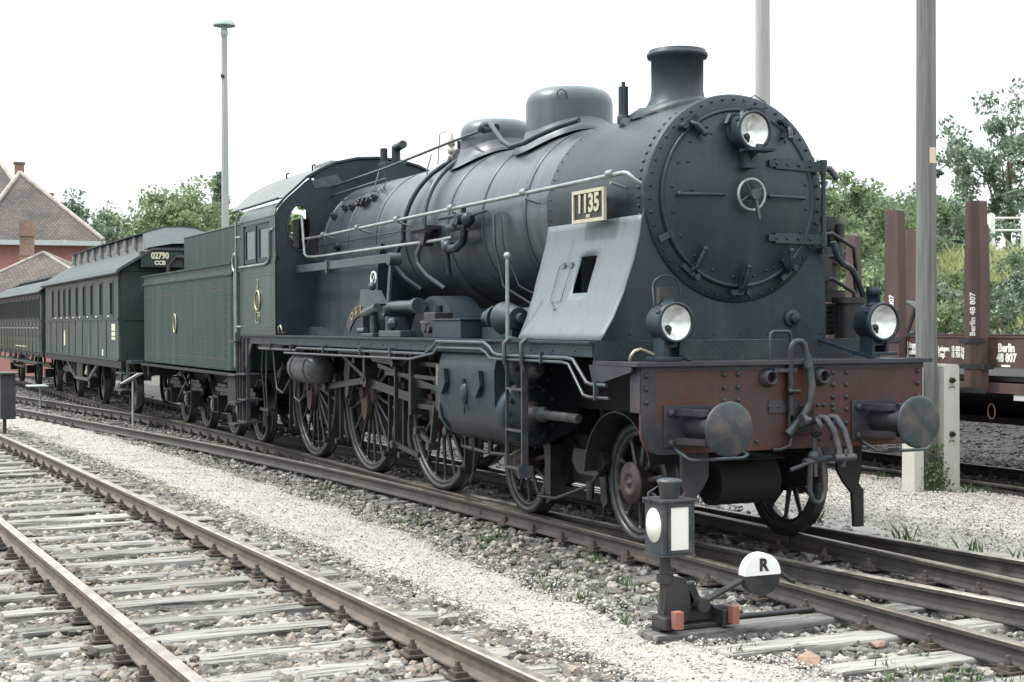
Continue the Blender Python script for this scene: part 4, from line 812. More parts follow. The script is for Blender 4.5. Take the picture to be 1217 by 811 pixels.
# motion
for s in (-1, 1):
    mb = B(); mb.bar((-9.15, s * 1.0, 1.03), (-6.0, s * 1.0, 1.10), .035, .09); mb.bar((-6.0, s * 1.0, 1.10), (-4.45, s * 1.0, 1.03), .035, .09)
    for x, z in ((-9.15, 1.03), (-6.1, 1.09), (-4.45, 1.03)): mb.cyl((x, s * .95, z), (x, s * 1.06, z), .09, n=20)
    if s > 0: mb.build('coupling_rod', 'steel', loco, .004)
    mb = B(); mb.bar((-7.75, s * 1.02, 1.03), (-5.95, s * 1.10, 1.17), .035, .075); mb.cyl((-7.78, s * .96, 1.02), (-7.78, s * 1.08, 1.02), .06, n=16); mb.cyl((-5.93, s * 1.03, 1.16), (-5.93, s * 1.16, 1.16), .075, n=16); mb.build('return_rod', 'steel', loco, .004)
    mb = B(); mb.bar((-5.9, s * 1.08, 1.14), (-3.6, s * 1.05, .93), .04, .10); mb.cyl((-3.62, s * 1.0, .93), (-3.62, s * 1.14, .93), .09, n=16); mb.build('connecting_rod', 'steel', loco, .004)
    mb = B(); mb.bar((-5.4, s * 1.16, 1.36), (-3.1, s * 1.14, 1.10), .03, .05); mb.bar((-5.1, s * 1.18, 1.28), (-3.3, s * 1.18, 1.26), .03, .045); mb.bar((-4.8, s * 1.10, 1.40), (-3.0, s * 1.10, 1.40), .04, .05); mb.build('valve_rod', 'steel', loco, .004)
    mb = B()
    for z in (1.12, .90): mb.bar((-4.2, s * 1.12, z + .05), (-2.95, s * 1.12, z + .05), .07, .05)
    mb.box(-4.24, -4.20, s * 1.12 - .10, s * 1.12 + .10, .85, 1.5); mb.build('slide_bars', 'steel', loco, .004)
    mb = B(); mb.box(-3.55, -3.3, s * 1.12 - .07, s * 1.12 + .07, .93, 1.19); mb.cyl((-3.42, s * 1.05, 1.0), (-3.42, s * 1.22, 1.0), .06, n=16); mb.cyl((-3.3, s * 1.12, 1.02), (-2.95, s * 1.12, 1.02), .035, n=12); mb.mat(1); mb.box(-3.50, -3.43, s * 1.12 - .085, s * 1.12 + .085, 1.20, 1.42); mb.build('crosshead', ['steel', 'brass'], loco, .006)
    mb = B(); mb.bar((-4.70, s * 1.20, 1.56), (-4.72, s * 1.20, .48), .03, .045, (0, 1, 0)); mb.bar((-4.70, s * 1.20, .50), (-4.1, s * 1.16, .42), .04, .05); mb.bar((-4.38, s * 1.14, 1.5), (-4.42, s * 1.14, .62), .03, .05, (0, 1, 0))
    mb.bar((-3.50, s * 1.20, 1.0), (-3.62, s * 1.20, .55), .035, .06, (0, 1, 0)); mb.bar((-3.62, s * 1.2, .56), (-4.0, s * 1.2, .70), .035, .05)
    mb.bar((-3.05, s * 1.22, 1.48), (-3.16, s * 1.22, .72), .03, .06, (0, 1, 0))
    for (x, z) in ((-4.70, 1.40), (-4.72, .5), (-3.62, .56), (-3.98, .70), (-3.08, 1.36), (-3.14, .75)): mb.cyl((x, s * 1.15, z), (x, s * 1.26, z), .045, n=12)
    mb.build('combination_lever', 'steel', loco, .003)
    mb = B(); mb.box(-5.98, -5.90, s * 1.0, s * 1.16, 1.15, 1.56); mb.box(-6.9, -6.0, s * 1.0, s * 1.16, 1.48, 1.52); mb.bar((-7.15, s * 1.08, 1.50), (-5.9, s * 1.15, 1.20), .03, .05); mb.prism([(-5.75, 1.54), (-4.45, 1.54), (-4.45, 1.42), (-4.6, 1.36), (-5.6, 1.40)], s * 1.14, s * 1.17); mb.build('motion_bracket', 'oily', loco, .005)
    mb = B(); mb.prism([(-7.0, .72 + .5), (-6.88, 1.50), (-6.72, 1.46), (-6.82, 1.0), (-6.9, .9)], s * 1.02, s * 1.06); mb.cyl((-6.45, s * 1.0, 1.38), (-6.45, s * 1.12, 1.38), .05, n=12); mb.build('expansion_link', 'oily', loco, .005)
# splashers above the running board
for i, x in enumerate((-3.95, -6.30, -8.4)):
    for s in (-1, 1):
        mb = B(); r = .83 if i < 2 else .5; cz = 1.30; a0 = math.degrees(math.asin((1.685 - cz) / r)) if r > .39 else 45
        pts = [(x + r * math.cos(R(a)), cz + r * math.sin(R(a))) for a in np.linspace(a0, 180 - a0, 24)]
        mb.prism(pts, s * .70, s * 1.05)
        sp = mb.build('splasher', 'smoke', loco, .006)
        if i == 1 and s < 0:
            mb = B(); ra, rb_ = .78, .64; an = np.linspace(42, 138, 20); V = [(x + ra * math.cos(R(a)), -1.062, cz + ra * math.sin(R(a))) for a in an] + [(x + rb_ * math.cos(R(a)), -1.062, cz + rb_ * math.sin(R(a))) for a in an]
            mb.add(V, [(k, k + 1, 21 + k, 20 + k) for k in range(19)]); o = mb.build('name_plate', 'line', sp)
            for k, ch in enumerate('OSTEN'):
                a = 118 - k * 14; text(ch, 'plate_letter', 'brass', sp, (x + .71 * math.cos(R(a)), -1.068, cz + .71 * math.sin(R(a))), .13, (math.sin(R(a)), 0, -math.cos(R(a))), (math.cos(R(a)), 0, math.sin(R(a))), .003, offset=.003)
# cab
prof = [(1.45, 3.30), (1.42, 3.38), (1.29, 3.53), (1.15, 3.65), (.99, 3.80), (.80, 3.92), (.60, 4.01), (.3, 4.08), (0, 4.10)]
full = [(-a, b) for a, b in prof] + [(a, b) for a, b in prof[::-1][1:]]
mb = B()
# front wall with two oval windows (built as a ring of quads round each hole)
def panel_with_hole(mb, outer, hole, x0, x1):
    n = len(hole); O = []
    c = Vector((sum(h[0] for h in hole) / n, sum(h[1] for h in hole) / n))
    for h in hole:      # ray to the outer polygon
        d = Vector(h) - c; best = None
        for i in range(len(outer)):
            a, b = Vector(outer[i]), Vector(outer[(i + 1) % len(outer)]); e = b - a; den = d.x * e.y - d.y * e.x
            if abs(den) < 1e-9: continue
            t = ((a.x - c.x) * e.y - (a.y - c.y) * e.x) / den; u_ = ((a.x - c.x) * d.y - (a.y - c.y) * d.x) / den
            if t > 0 and -1e-6 <= u_ <= 1 + 1e-6 and (best is None or t < best): best = t
        O.append(c + d * (best or 1))
    V = []
    for x in (x0, x1): V += [(x, h[0], h[1]) for h in hole] + [(x, o[0], o[1]) for o in O]
    F_ = []
    for i in range(n):
        j = (i + 1) % n; F_ += [(i, j, n + j, n + i), (2 * n + i, 3 * n + i, 3 * n + j, 2 * n + j), (i, 2 * n + i, 2 * n + j, j)]
    mb.add(V, F_)
for s in (-1, 1):
    hole = [(s * 1.115 + .155 * math.cos(a), 3.14 + .30 * math.sin(a)) for a in np.linspace(0, 2 * PI, 28, endpoint=False)]
    outer = [(s * .90, 2.70), (s * 1.45, 2.70), (s * 1.45, 3.30), (s * 1.42, 3.38), (s * 1.29, 3.53), (s * 1.15, 3.65), (s * .99, 3.80), (s * .90, 3.85)]
    panel_with_hole(mb, outer, hole, -8.72, -8.74)
    mb.box(-8.74, -8.72, min(s * .86, s * 1.45), max(s * .86, s * 1.45), 1.685, 2.70)
mb.prism([(-.90, 3.0), (-.90, 3.85), (-.80, 3.92), (-.60, 4.01), (-.3, 4.08), (0, 4.10), (.3, 4.08), (.60, 4.01), (.80, 3.92), (.90, 3.85), (.90, 3.0)], -8.74, -8.72, 'x')
cabf = mb.build('cab_front', 'cabfront', loco)
for s in (-1, 1):
    mb = B(); mb.tube([(-8.71, s * 1.115 + .165 * math.cos(a), 3.14 + .31 * math.sin(a)) for a in np.linspace(0, 2 * PI, 32, endpoint=False)], .014, 6, True); mb.build('window_frame', 'smoke', cabf)
mb = B(); mb.prism([(-.95, 3.78), (-.60, 3.88), (-.52, 3.80), (-.55, 3.73), (-.9, 3.68)], -8.718, -8.712, 'x'); mb.build('front_vent', 'pipe', cabf)
# cab sides: window opening x -10.30..-9.05, z 2.68..3.40
for s in (-1, 1):
    y0, y1 = sorted((s * 1.45, s * 1.435)); mb = B()
    mb.box(-10.62, -8.72, y0, y1, 1.69, 2.66); mb.box(-10.62, -10.42, y0, y1, 2.66, 3.30); mb.box(-9.02, -8.72, y0, y1, 2.66, 3.30); mb.box(-10.42, -9.02, y0, y1, 3.24, 3.30)
    mb.sheet([(s * 1.45, 3.30), (s * 1.43, 3.38), (s * 1.34, 3.48)], -10.62, -8.72, .012 * -s, 'x')
    cs = mb.build('cab_side', 'green', loco, .003)
    for (a, b) in ((-10.40, -9.78), (-9.66, -9.06)):
        mb = B(); mb.box(a, b, s * 1.425 - .012, s * 1.425 + .012, 2.70, 2.76); mb.box(a, b, s * 1.425 - .012, s * 1.425 + .012, 3.16, 3.22); mb.box(a, a + .06, s * 1.425 - .012, s * 1.425 + .012, 2.76, 3.16); mb.box(b - .06, b, s * 1.425 - .012, s * 1.425 + .012, 2.76, 3.16)
        w = mb.build('cab_window', 'smoke', cs); mb = B(); mb.box(a + .05, b - .05, s * 1.42 - .004, s * 1.42 + .004, 2.75, 3.17); mb.build('window_pane', 'mirror', w)
    if s < 0:
        mb = B()
        for z0, z1 in ((2.50, 2.512), (2.55, 2.556), (1.79, 1.802), (1.75, 1.756)): mb.box(-10.5, -8.85, -1.4535, -1.451, z0, z1)
        mb.build('lining', 'line', cs)
        text('3', 'class_figure', 'brass', cs, (-9.62, -1.456, 2.40), .17, offset=.004)
        mb = B(); mb.tube([(-9.62 + .13 * math.cos(a), -1.462, 2.17 + .135 * math.sin(a)) for a in np.linspace(0, 2 * PI, 30, endpoint=False)], .016, 6, True); mb.mat(1); mb.lathe([(.11, 0), (.09, .01), (.05, .018), (0, .02)], (-9.62, -1.452, 2.17), (0, -1, 0), 24, False)
        mb.build('emblem', ['brass', 'line'], cs)
        mb = B(); mb.tube([(-9.71, -1.458, 1.86), (-9.53, -1.458, 1.86), (-9.53, -1.458, 2.0), (-9.71, -1.458, 2.0)], .007, 6, True); mb.build('class_frame', 'brass', cs)
        text('P', 'class_figure', 'brass', cs, (-9.62, -1.456, 1.93), .12, offset=.003)

    mb = B(); mb.tube([(-10.66, s * 1.50, 1.72), (-10.66, s * 1.50, 3.30), (-10.63, s * 1.49, 3.38), (-10.5, s * 1.47, 3.48)], .016, 8)
    for z in (1.8, 3.1): mb.cyl((-10.66, s * 1.50, z), (-10.62, s * 1.44, z), .02, n=8)
    mb.build('cab_handrail', 'handrail' if s < 0 else 'smoke', loco)
    mb = B(); mb.tube([(-10.62, s * 1.47, 2.66), (-9.2, s * 1.47, 2.66), (-9.02, s * 1.47, 2.69), (-8.95, s * 1.47, 2.78), (-8.95, s * 1.47, 3.10), (-8.88, s * 1.46, 3.12), (-8.78, s * 1.46, 3.12)], .018, 8); mb.build('window_rail', 'handrail', loco)
    mb = B(); mb.box(-10.62, -10.58, s * 1.40 - .03, s * 1.40 + .03, 1.69, 3.3); mb.build('cab_pillar', 'green', loco)
mb = B(); mb.box(-10.6, -8.75, -1.35, 1.35, 1.5, 1.70); mb.box(-9.3, -8.75, -.85, .85, 1.7, 3.75); mb.box(-9.6, -9.3, -.95, -.55, 2.9, 3.3); mb.box(-10.5, -10.3, .1, 1.35, 1.7, 3.6); mb.build('cab_floor_dark_wall', 'black', loco)  # floor, boiler backhead, and a wall added to darken the cab interior
# roof
def offs(p, d): return [(a * (1 + d / 1.45), b + d) for a, b in p]
mb = B(); fr = [(-1.46, 3.30), (-1.43, 3.39), (-1.30, 3.54), (-1.16, 3.665), (-1.0, 3.815), (-.8, 3.935), (-.6, 4.025), (-.3, 4.095), (0, 4.115), (.3, 4.095), (.6, 4.025), (.8, 3.935), (1.0, 3.815), (1.16, 3.665), (1.30, 3.54), (1.43, 3.39), (1.46, 3.30)]
up = fr[2:-2]; mb.sheet(up, -11.70, -8.70, .018, 'x'); roof = mb.build('cab_roof', 'rooflt', loco)
mb = B(); mb.sheet([(a, b + .0) for a, b in fr[1:-1]], -8.735, -8.69, .03, 'x'); mb.build('roof_edge', 'smoke', roof)
for s in (-1, 1):
    mb = B(); mb.tube([(-11.70, s * 1.33, 3.53), (-8.75, s * 1.40, 3.53)], .018, 6); mb.build('gutter', 'smoke', roof)
    for x in (-9.3, -10.6):
        mb = B(); mb.tube([(x, s * .75, 3.96), (x, s * .75, 4.05), (x + .12, s * .75, 4.05)], .012, 6); mb.build('roof_hook', 'black', roof)
mb = B(); mb.box(-10.4, -9.6, -.4, .4, 4.08, 4.17); mb.build('roof_vent', 'rooflt', roof, .02)
# handrails along the boiler
for s in (-1, 1):
    mb = B(); y = s * 1.0; mb.tube([(-8.70, y * 1.08, 2.98), (-8.2, y, 2.99), (-1.0, y, 3.05), (.18, y, 3.06), (.24, y, 3.05), (.28, y * .96, 3.0), (.28, y * .90, 2.97)], .019, 10)
    for x in (-8.0, -6.6, -5.2, -3.55, -1.75, -.05):
        mb.cyl((x - .05, y, 3.01 + (x + 8) * .008), (x + .05, y, 3.01 + (x + 8) * .008), .032, n=10); mb.cyl((x, y, 3.0), (x, y * .86, 2.96), .013, n=8)
    mb.build('boiler_handrail', 'handrail', loco)
    mb = B(); mb.tube([(-8.66, y * 1.10, 3.28), (-8.60, y * 1.08, 2.78), (-8.56, y * 1.06, 2.74), (-8.4, y * 1.0, 2.73), (-4.0, y * .95, 2.73), (-3.7, y * .93, 2.74)], .021, 10); mb.build('steam_pipe', 'handrail' if s < 0 else 'smoke', loco)
for z0, y0 in ((3.72, -.50), (3.56, -.62)):
    mb = B()
    if z0 > 3.6: mb.tube([(-8.75, -.62, 3.72), (-7.0, -.50, 3.80), (-5.0, -.45, 3.90), (-4.0, -.45, 3.93), (-3.95, -.45, 3.96)], .017, 8)
    else: mb.tube([(-8.75, -.66, 3.58), (-6.9, -.52, 3.66)], .017, 8)
    for x in ((-7.2, -5.4) if z0 > 3.6 else (-6.95,)):
        mb.tube([(x, -.50, z0 + .09), (x + .12, -.60, z0 - .12), (x + .14, -.60, 3.50)], .009, 6); mb.tube([(x + .05, -.56, 3.56), (x + .25, -.66, 3.50)], .012, 6)
    mb.build('upper_pipe', 'pipe', loco)
mb = B(); mb.sphere((-3.95, -.45, 3.95), .065, 10); mb.cyl((-4.05, -.45, 3.95), (-3.7, -.42, 3.92), .045, n=10); mb.tube([(-3.9, -.45, 3.97), (-3.7, -.50, 3.97), (-3.4, -.58, 3.86), (-3.1, -.62, 3.70), (-2.9, -.62, 3.62), (-2.6, -.60, 3.63), (-2.4, -.55, 3.68), (-2.1, -.46, 3.74), (-1.8, -.40, 3.77)], .026, 10); mb.build('blower_pipe', 'smoke', loco)
# feed pipes from the clack valves down over the barrel
for k, (xt, xb) in enumerate(((-5.05, -5.25), (-4.75, -4.55))):
    pts = []
    for a in np.linspace(68, -4, 16): pts.append((xt + (xb - xt) * (68 - a) / 72, -.915 * math.cos(R(a)), ZC + .915 * math.sin(R(a))))
    pts += [(xb + .02, -.97, 2.70), (xb - .06, -.98, 2.60), (xb - .04, -.98, 2.50), (xb + .12, -.93, 2.36), (xb + .3, -.80, 2.22)]
    mb = B(); mb.tube(pts, .028, 10); mb.build('feed_pipe', 'smoke' if k == 0 else 'pipe', loco)
mb = B(); mb.cyl((-5.15, -.36, 3.70), (-4.70, -.36, 3.74), .05, n=10); mb.sphere((-4.92, -.34, 3.76), .08, 10); mb.cyl((-4.92, -.34, 3.74), (-4.92, -.34, 3.92), .03, n=8); mb.sphere((-5.05, -.36, 3.72), .07, 10); mb.build('clack_valve', 'black', loco)
mb = B(); mb.box(-4.70, -4.2, -1.05, -.86, 2.86, 2.90); mb.tube([(-4.75, -.98, 2.87), (-4.2, -1.0, 2.85)], .03, 8); mb.prism([(-4.6, 2.86), (-4.3, 2.86), (-4.4, 2.68)], -1.0, -.88); mb.build('small_shelf', 'black', loco)
mb = B(); mb.tube([(-3.75, -.95, 2.84), (-3.2, -.97, 2.85)], .045, 10); mb.tube([(-3.9, -1.0, 2.95), (-3.2, -1.0, 2.95)], .02, 8); mb.sphere((-3.15, -.98, 2.90), .075, 10); mb.sphere((-3.45, -.98, 2.87), .06, 10); mb.cyl((-3.3, -.97, 2.75), (-3.3, -.97, 3.03), .03, n=8)
mb.tube([(-3.3, -.96, 2.80), (-3.35, -.96, 2.68), (-3.5, -.97, 2.62), (-3.7, -.97, 2.62)], .045, 10); mb.sphere((-3.72, -.97, 2.64), .075, 10); mb.sphere((-3.85, -.96, 2.68), .05, 8); mb.cyl((-3.78, -.96, 2.60), (-3.80, -.93, 2.36), .03, n=8); mb.tube([(-3.1, -.97, 2.93), (-2.75, -.94, 2.96), (-2.62, -.93, 2.90), (-2.55, -.95, 2.6), (-2.50, -.88, 2.2), (-2.1, -.70, 1.98)], .015, 8)
mb.cyl((-3.3, -1.06, 2.9), (-3.3, -.9, 2.9), .055, n=10); mb.build('injector', 'smoke', loco)
mb = B(); mb.tube([(-2.62, -.905, 2.95), (-2.50, -.91, 2.88), (-2.46, -.90, 2.6), (-2.35, -.78, 2.2), (-1.9, -.60, 2.0)], .010, 6); mb.tube([(-8.5, -.93, 2.88), (-4.6, -.92, 2.90)], .009, 6); mb.build('oil_pipe', 'smoke', loco)
# reversing shaft
mb = B(); mb.bar((-8.7, -1.16, 2.575), (-4.92, -1.16, 2.575), .03, .10); mb.cyl((-4.90, -1.22, 2.56), (-4.90, -1.08, 2.56), .07, n=16); mb.box(-7.3, -7.24, -1.20, -1.10, 2.48, 2.64); mb.bar((-4.90, -1.18, 2.56), (-5.02, -1.18, 1.98), .03, .075); mb.cyl((-5.02, -1.24, 1.98), (-5.02, -.8, 1.98), .06, n=12); mb.build('reversing_rod', 'pipe', loco, .004)
mb = B(); mb.box(-5.75, -5.70, -1.25, -1.05, 1.69, 2.0); mb.prism([(-5.78, 2.06), (-5.35, 1.98), (-5.20, 2.06), (-5.40, 2.22), (-5.74, 2.24)], -1.26, -1.12); mb.cyl((-5.55, -1.28, 1.95), (-5.10, -1.28, 2.02), .05, n=10); mb.cyl((-5.35, -1.24, 1.70), (-5.35, -1.24, 2.0), .04, n=10); mb.box(-5.55, -5.15, -1.32, -1.12, 1.69, 1.73); mb.cyl((-5.68, -1.3, 1.76), (-5.45, -1.3, 1.76), .035, n=8)
mb.cyl((-5.0, -1.15, 2.03), (-4.15, -1.15, 2.03), .06, n=16); mb.cyl((-4.2, -1.15, 2.03), (-4.12, -1.15, 2.03), .085, n=16); mb.box(-5.0, -4.3, -1.30, -1.12, 1.69, 1.76); mb.cyl((-4.85, -1.22, 1.76), (-4.85, -1.22, 1.92), .05, n=10); mb.sphere((-4.75, -1.22, 1.84), .07, 8); mb.sphere((-5.5, -1.2, 2.27), .05, 8); mb.build('reversing_gear', 'pipe', loco, .008)
mb = B(); mb.tube([(-5.62 + .09 * math.cos(a), -1.14 - .0, 2.37 + .07 * math.sin(a)) for a in np.linspace(0, 2 * PI, 16, endpoint=False)], .012, 6, True); mb.tube([(-5.66, -1.14, 2.34), (-5.58, -1.14, 2.40)], .007, 6); mb.build('enamel_tag', 'white', loco)
# lubricator, boxes on the board
mb = B(); mb.box(-3.60, -3.28, -1.30, -1.10, 1.69, 1.95); mb.cyl((-3.44, -1.2, 1.95), (-3.44, -1.2, 2.02), .05, n=12); mb.cyl((-3.65, -1.22, 1.84), (-3.85, -1.22, 1.84), .03, n=8); mb.cyl((-3.5, -1.34, 1.80), (-3.5, -1.28, 1.80), .06, n=12)
mb.cyl((-3.38, -1.34, 1.78), (-3.38, -1.28, 1.78), .04, n=12); mb.build('lubricator', 'black', loco, .01)
mb = B(); mb.box(-3.20, -2.45, -1.36, -1.08, 1.69, 1.865); mb.build('tool_box', 'smoke', loco, .008)
mb = B(); mb.box(-3.22, -2.43, -1.375, -1.07, 1.866, 1.882); mb.build('box_lid', 'smoke', loco, .004)
mb = B(); mb.cyl((-2.35, -1.1, 1.88), (-2.0, -1.1, 1.88), .09, n=16); mb.cyl((-2.18, -1.1, 1.88), (-2.12, -1.1, 1.88), .13, n=16); mb.cyl((-1.85, -1.15, 1.88), (-1.55, -1.15, 1.88), .16, 0.1, n=20); mb.box(-2.3, -1.6, -1.2, -1.0, 1.69, 1.8); mb.cyl((-1.55, -1.15, 1.88), (-1.45, -1.15, 1.88), .05, n=10); mb.build('feed_valve', 'smoke', loco)
mb = B(); mb.cyl((-1.31, -1.375, 1.685), (-1.31, -1.375, 2.42), .019, .017, n=10); mb.sphere((-1.31, -1.375, 2.44), .034, 12); mb.build('grab_pole', 'handrail', loco)
# pipes under the board edge
mb = B(); mb.tube([(-9.6, -1.44, 1.50), (-7.8, -1.44, 1.50), (-7.75, -1.44, 1.53), (-3.2, -1.44, 1.53), (-2.95, -1.46, 1.60), (-2.80, -1.47, 1.66), (-1.62, -1.47, 1.66), (-1.50, -1.47, 1.62), (-1.40, -1.47, 1.565), (-1.28, -1.47, 1.55), (.02, -1.45, 1.55), (.12, -1.44, 1.54), (.34, -1.43, 1.36), (.42, -1.42, 1.345), (.62, -1.40, 1.345)], .016, 8)
mb.tube([(-8.3, -1.45, 1.46), (-3.6, -1.45, 1.47), (-2.92, -1.46, 1.54), (-2.76, -1.47, 1.60), (-1.70, -1.47, 1.60), (-1.58, -1.47, 1.57), (-1.48, -1.47, 1.52), (-1.36, -1.47, 1.515), (-.06, -1.45, 1.515), (.04, -1.44, 1.50), (.28, -1.43, 1.26), (.36, -1.42, 1.245), (.66, -1.40, 1.245)], .014, 8)
for x in (-9.0, -8.0, -6.6, -5.2, -4.2): mb.obox((x, -1.44, 1.53), (.025, 0, 0), (0, .05, 0), (0, 0, .09))
mb.obox((-.42, -1.465, 1.545), (.02, 0, 0), (0, .04, 0), (0, 0, .10)); mb.obox((.48, -1.42, 1.30), (.02, 0, 0), (0, .04, 0), (0, 0, .15)); mb.build('edge_pipes', 'pipe', loco)
# step ladder in front of the cylinder
mb = B()
for x in (-1.13, -.77):
    mb.tube([(x, -1.37, 1.69), (x, -1.44, 1.70), (x, -1.49, 1.66), (x, -1.49, 1.50), (x, -1.46, 1.42)], .02, 8); mb.bar((x, -1.46, 1.46), (x, -1.46, .52), .022, .06, (0, 1, 0)) if x > -1 else mb.bar((x, -1.46, 1.46), (x, -1.46, .55), .016, .03, (0, 1, 0))
for z in (1.26, .90, .57): mb.bar((-1.13, -1.47, z), (-.77, -1.47, z), .022, .022)
mb.bar((-.77, -1.46, .60), (-.74, -1.46, .50), .03, .14, (0, 1, 0)); mb.build('step_ladder', 'bufhead', loco)
# number plate
mb = B(); mb.box(-.715, -.155, -1.005, -.985, 2.705, 2.965); npl = mb.build('number_plate', 'black', loco, .003)
mb = B()
for (a, b, c, d) in ((-.73, -.14, 2.945, 2.975), (-.73, -.14, 2.695, 2.725), (-.73, -.70, 2.725, 2.945), (-.17, -.14, 2.725, 2.945)): mb.box(a, b, -1.018, -.990, c, d)
mb.build('plate_frame', 'plateframe', npl)
text('1135', 'plate_digits', 'plateframe', npl, (-.435, -1.012, 2.850), .215, offset=.007, sx=.98); text('1911', 'plate_small_text', 'cream', npl, (-.435, -1.012, 2.745), .04, offset=.001)
mb = B(); mb.box(-.45, -.40, -.99, -.88, 2.74, 2.80); mb.box(-.45, -.40, -.99, -.86, 2.88, 2.92); mb.build('plate_bracket', 'smoke', npl)
# air tank
mb = B(); mb.lathe([(0, -8.62), (.10, -8.61), (.17, -8.56), (.20, -8.48), (.20, -7.62), (.17, -7.54), (.10, -7.49), (0, -7.48)], (0, -1.17, 1.26), (1, 0, 0), 36, False)
for x in (-8.35, -7.75): mb.lathe([(.205, -.03), (.21, -.03), (.21, .03), (.205, .03)], (x, -1.17, 1.26), (1, 0, 0), 36, False)
mb.tube([(-8.6, -1.17, 1.2), (-8.72, -1.18, 1.0), (-8.7, -1.2, .85), (-8.45, -1.2, .80), (-8.25, -1.2, .9), (-8.2, -1.2, 1.05)], .014, 8); mb.build('air_tank', 'bufhead', loco)
# underside of the cab: steps, trailing gear
mb = B()
for x in (-10.55, -10.30): mb.bar((x, -1.42, 1.64), (x, -1.42, .42), .02, .05, (0, 1, 0))
for z in (1.13, .76, .44): mb.box(-10.62, -10.22, -1.50, -1.22, z - .02, z)
mb.prism([(-10.45, 1.56), (-10.1, 1.56), (-10.35, 1.30), (-10.45, 1.2)], -1.42, -1.40); mb.build('cab_steps', 'bufhead', loco)
mb = B(); mb.tube([(-9.7, -1.3, 1.56), (-9.7, -1.32, 1.0), (-9.6, -1.32, .55)], .016, 6); mb.tube([(-9.4, -1.3, 1.56), (-9.3, -1.3, 1.2), (-9.2, -1.3, .95), (-8.9, -1.3, .9), (-8.7, -1.25, 1.1)], .018, 8); mb.tube([(-9.9, -1.3, 1.55), (-10.0, -1.3, 1.2), (-9.8, -1.3, .6)], .014, 6)
mb.cyl((-9.75, -1.3, .62), (-9.75, -1.3, .40), .05, n=10); mb.box(-9.95, -9.5, -1.35, -1.25, .62, .66); mb.prism([(-10.4, 1.1), (-9.9, 1.3), (-9.9, 1.2), (-10.4, 1.0)], -1.0, -.9); mb.box(-10.6, -9.95, -.7, .7, .6, 1.5); mb.tube([(-10.2, -1.1, .3), (-9.9, -1.1, .9), (-9.6, -1.1, 1.3)], .02, 6); mb.build('injector_pipes', 'oily', loco)
mb = B(); mb.tube([(-8.72, -1.30, 1.72), (-8.6, -1.44, 1.72), (-8.55, -1.46, 1.80), (-8.45, -1.46, 1.82), (-8.38, -1.46, 1.76), (-8.45, -1.42, 1.71)], .012, 6); mb.build('lamp_iron', 'brass', loco)
# compressor and feed pump on the far side
mb = B()
for (z0, z1, r) in ((1.72, 2.0, .16), (2.02, 2.12, .19), (2.12, 2.36, .12), (2.36, 2.44, .19), (2.44, 2.72, .17), (2.72, 2.78, .14)): mb.cyl((-.25, 1.30, z0), (-.25, 1.30, z1), r, n=20)
for k in range(6): mb.lathe([(.185, -.012), (.185, .012)], (-.25, 1.30, 1.76 + k * .045), (0, 0, 1), 20)
mb.cyl((.15, 1.28, 1.69), (.15, 1.28, 2.0), .13, n=16); mb.cyl((.15, 1.28, 2.0), (.15, 1.28, 2.05), .16, n=16); mb.cyl((-.2, 1.2, 2.78), (-.2, 1.2, 2.90), .06, n=10); mb.box(-.5, .0, .95, 1.2, 2.2, 2.5)
mb.tube([(-.2, .92, 3.1), (-.1, 1.05, 3.2), (.0, 1.18, 3.19), (.05, 1.22, 3.10)], .03, 8)
for k in range(4): mb.cyl((-.2 + .05 * k, 1.12 + .07 * k, 2.50 + .05 * (k % 2)), (-.2 + .05 * k, 1.12 + .07 * k, 2.66 + .05 * (k % 2)), .035, n=8)
for k in range(3): mb.tube([(-.1, 1.0, 2.6 - .2 * k), (0, 1.2, 2.62 - .2 * k), (.02, 1.42, 2.5 - .2 * k), (-.05, 1.5, 2.3 - .2 * k)], .02, 8)
mb.build('air_compressor', 'black', loco)
mb = B(); mb.tube([(.42, .90, 2.52), (.42, .94, 2.40), (.35, 1.05, 2.34), (.25, 1.22, 2.30), (.18, 1.34, 2.20), (.16, 1.42, 2.06), (.14, 1.40, 1.94), (.1, 1.32, 1.90)], .027, 10); mb.build('exhaust_pipe', 'smoke', loco)

# ================================================================ tender
ten = thing('tender', 'riveted green tender with brass oval, coupled between the locomotive cab and the coaches', 'tender', (-14.7, 0, 0))
mb = B(); pl = [(-18.30, -1.12), (-18.22, -1.40), (-11.4, -1.40), (-11.18, -1.30), (-11.18, 1.30), (-11.4, 1.40), (-18.22, 1.40), (-18.30, 1.12)]
mb.prism(pl, 1.14, 2.62, 'z'); tank = mb.build('water_tank', 'green2', ten, .02, uv=None)
mb = B(); mb.sheet([(-1.41, 2.60), (-1.395, 2.66), (-1.40, 2.76)], -18.3, -11.3, -.02, 'x'); mb.box(-18.32, -11.3, -1.43, -1.39, 2.745, 2.77); mb.box(-18.32, -11.25, -1.425, -1.399, 2.58, 2.61); mb.sheet([(1.41, 2.60), (1.395, 2.66), (1.40, 2.76)], -18.3, -11.3, .02, 'x'); mb.box(-18.33, -18.29, -1.42, 1.42, 2.5, 2.76); mb.build('tank_collar', 'green2', ten)
mb = B()
for k in range(9):
    x = -18.05 + k * .80
    for j in range(14): mb.rivet((x, -1.401, 1.25 + j * .095), (0, -1, 0), .012)
for j in range(44):
    z = 1.16 + j * .035
    for x in (-11.42, ): mb.rivet((x, -1.401, z), (0, -1, 0), .009)
    if j % 2 == 0: mb.rivet((-11.62, -1.401, z), (0, -1, 0), .009)
for k in range(95): mb.rivet((-18.15 + k * .072, -1.401, 1.16), (0, -1, 0), .007)
for k in range(4): mb.rivet((-11.6 + k * .11, -1.401, 2.08), (0, -1, 0), .007)
mb.build('tank_rivets', 'green2', tank)
mb = B()
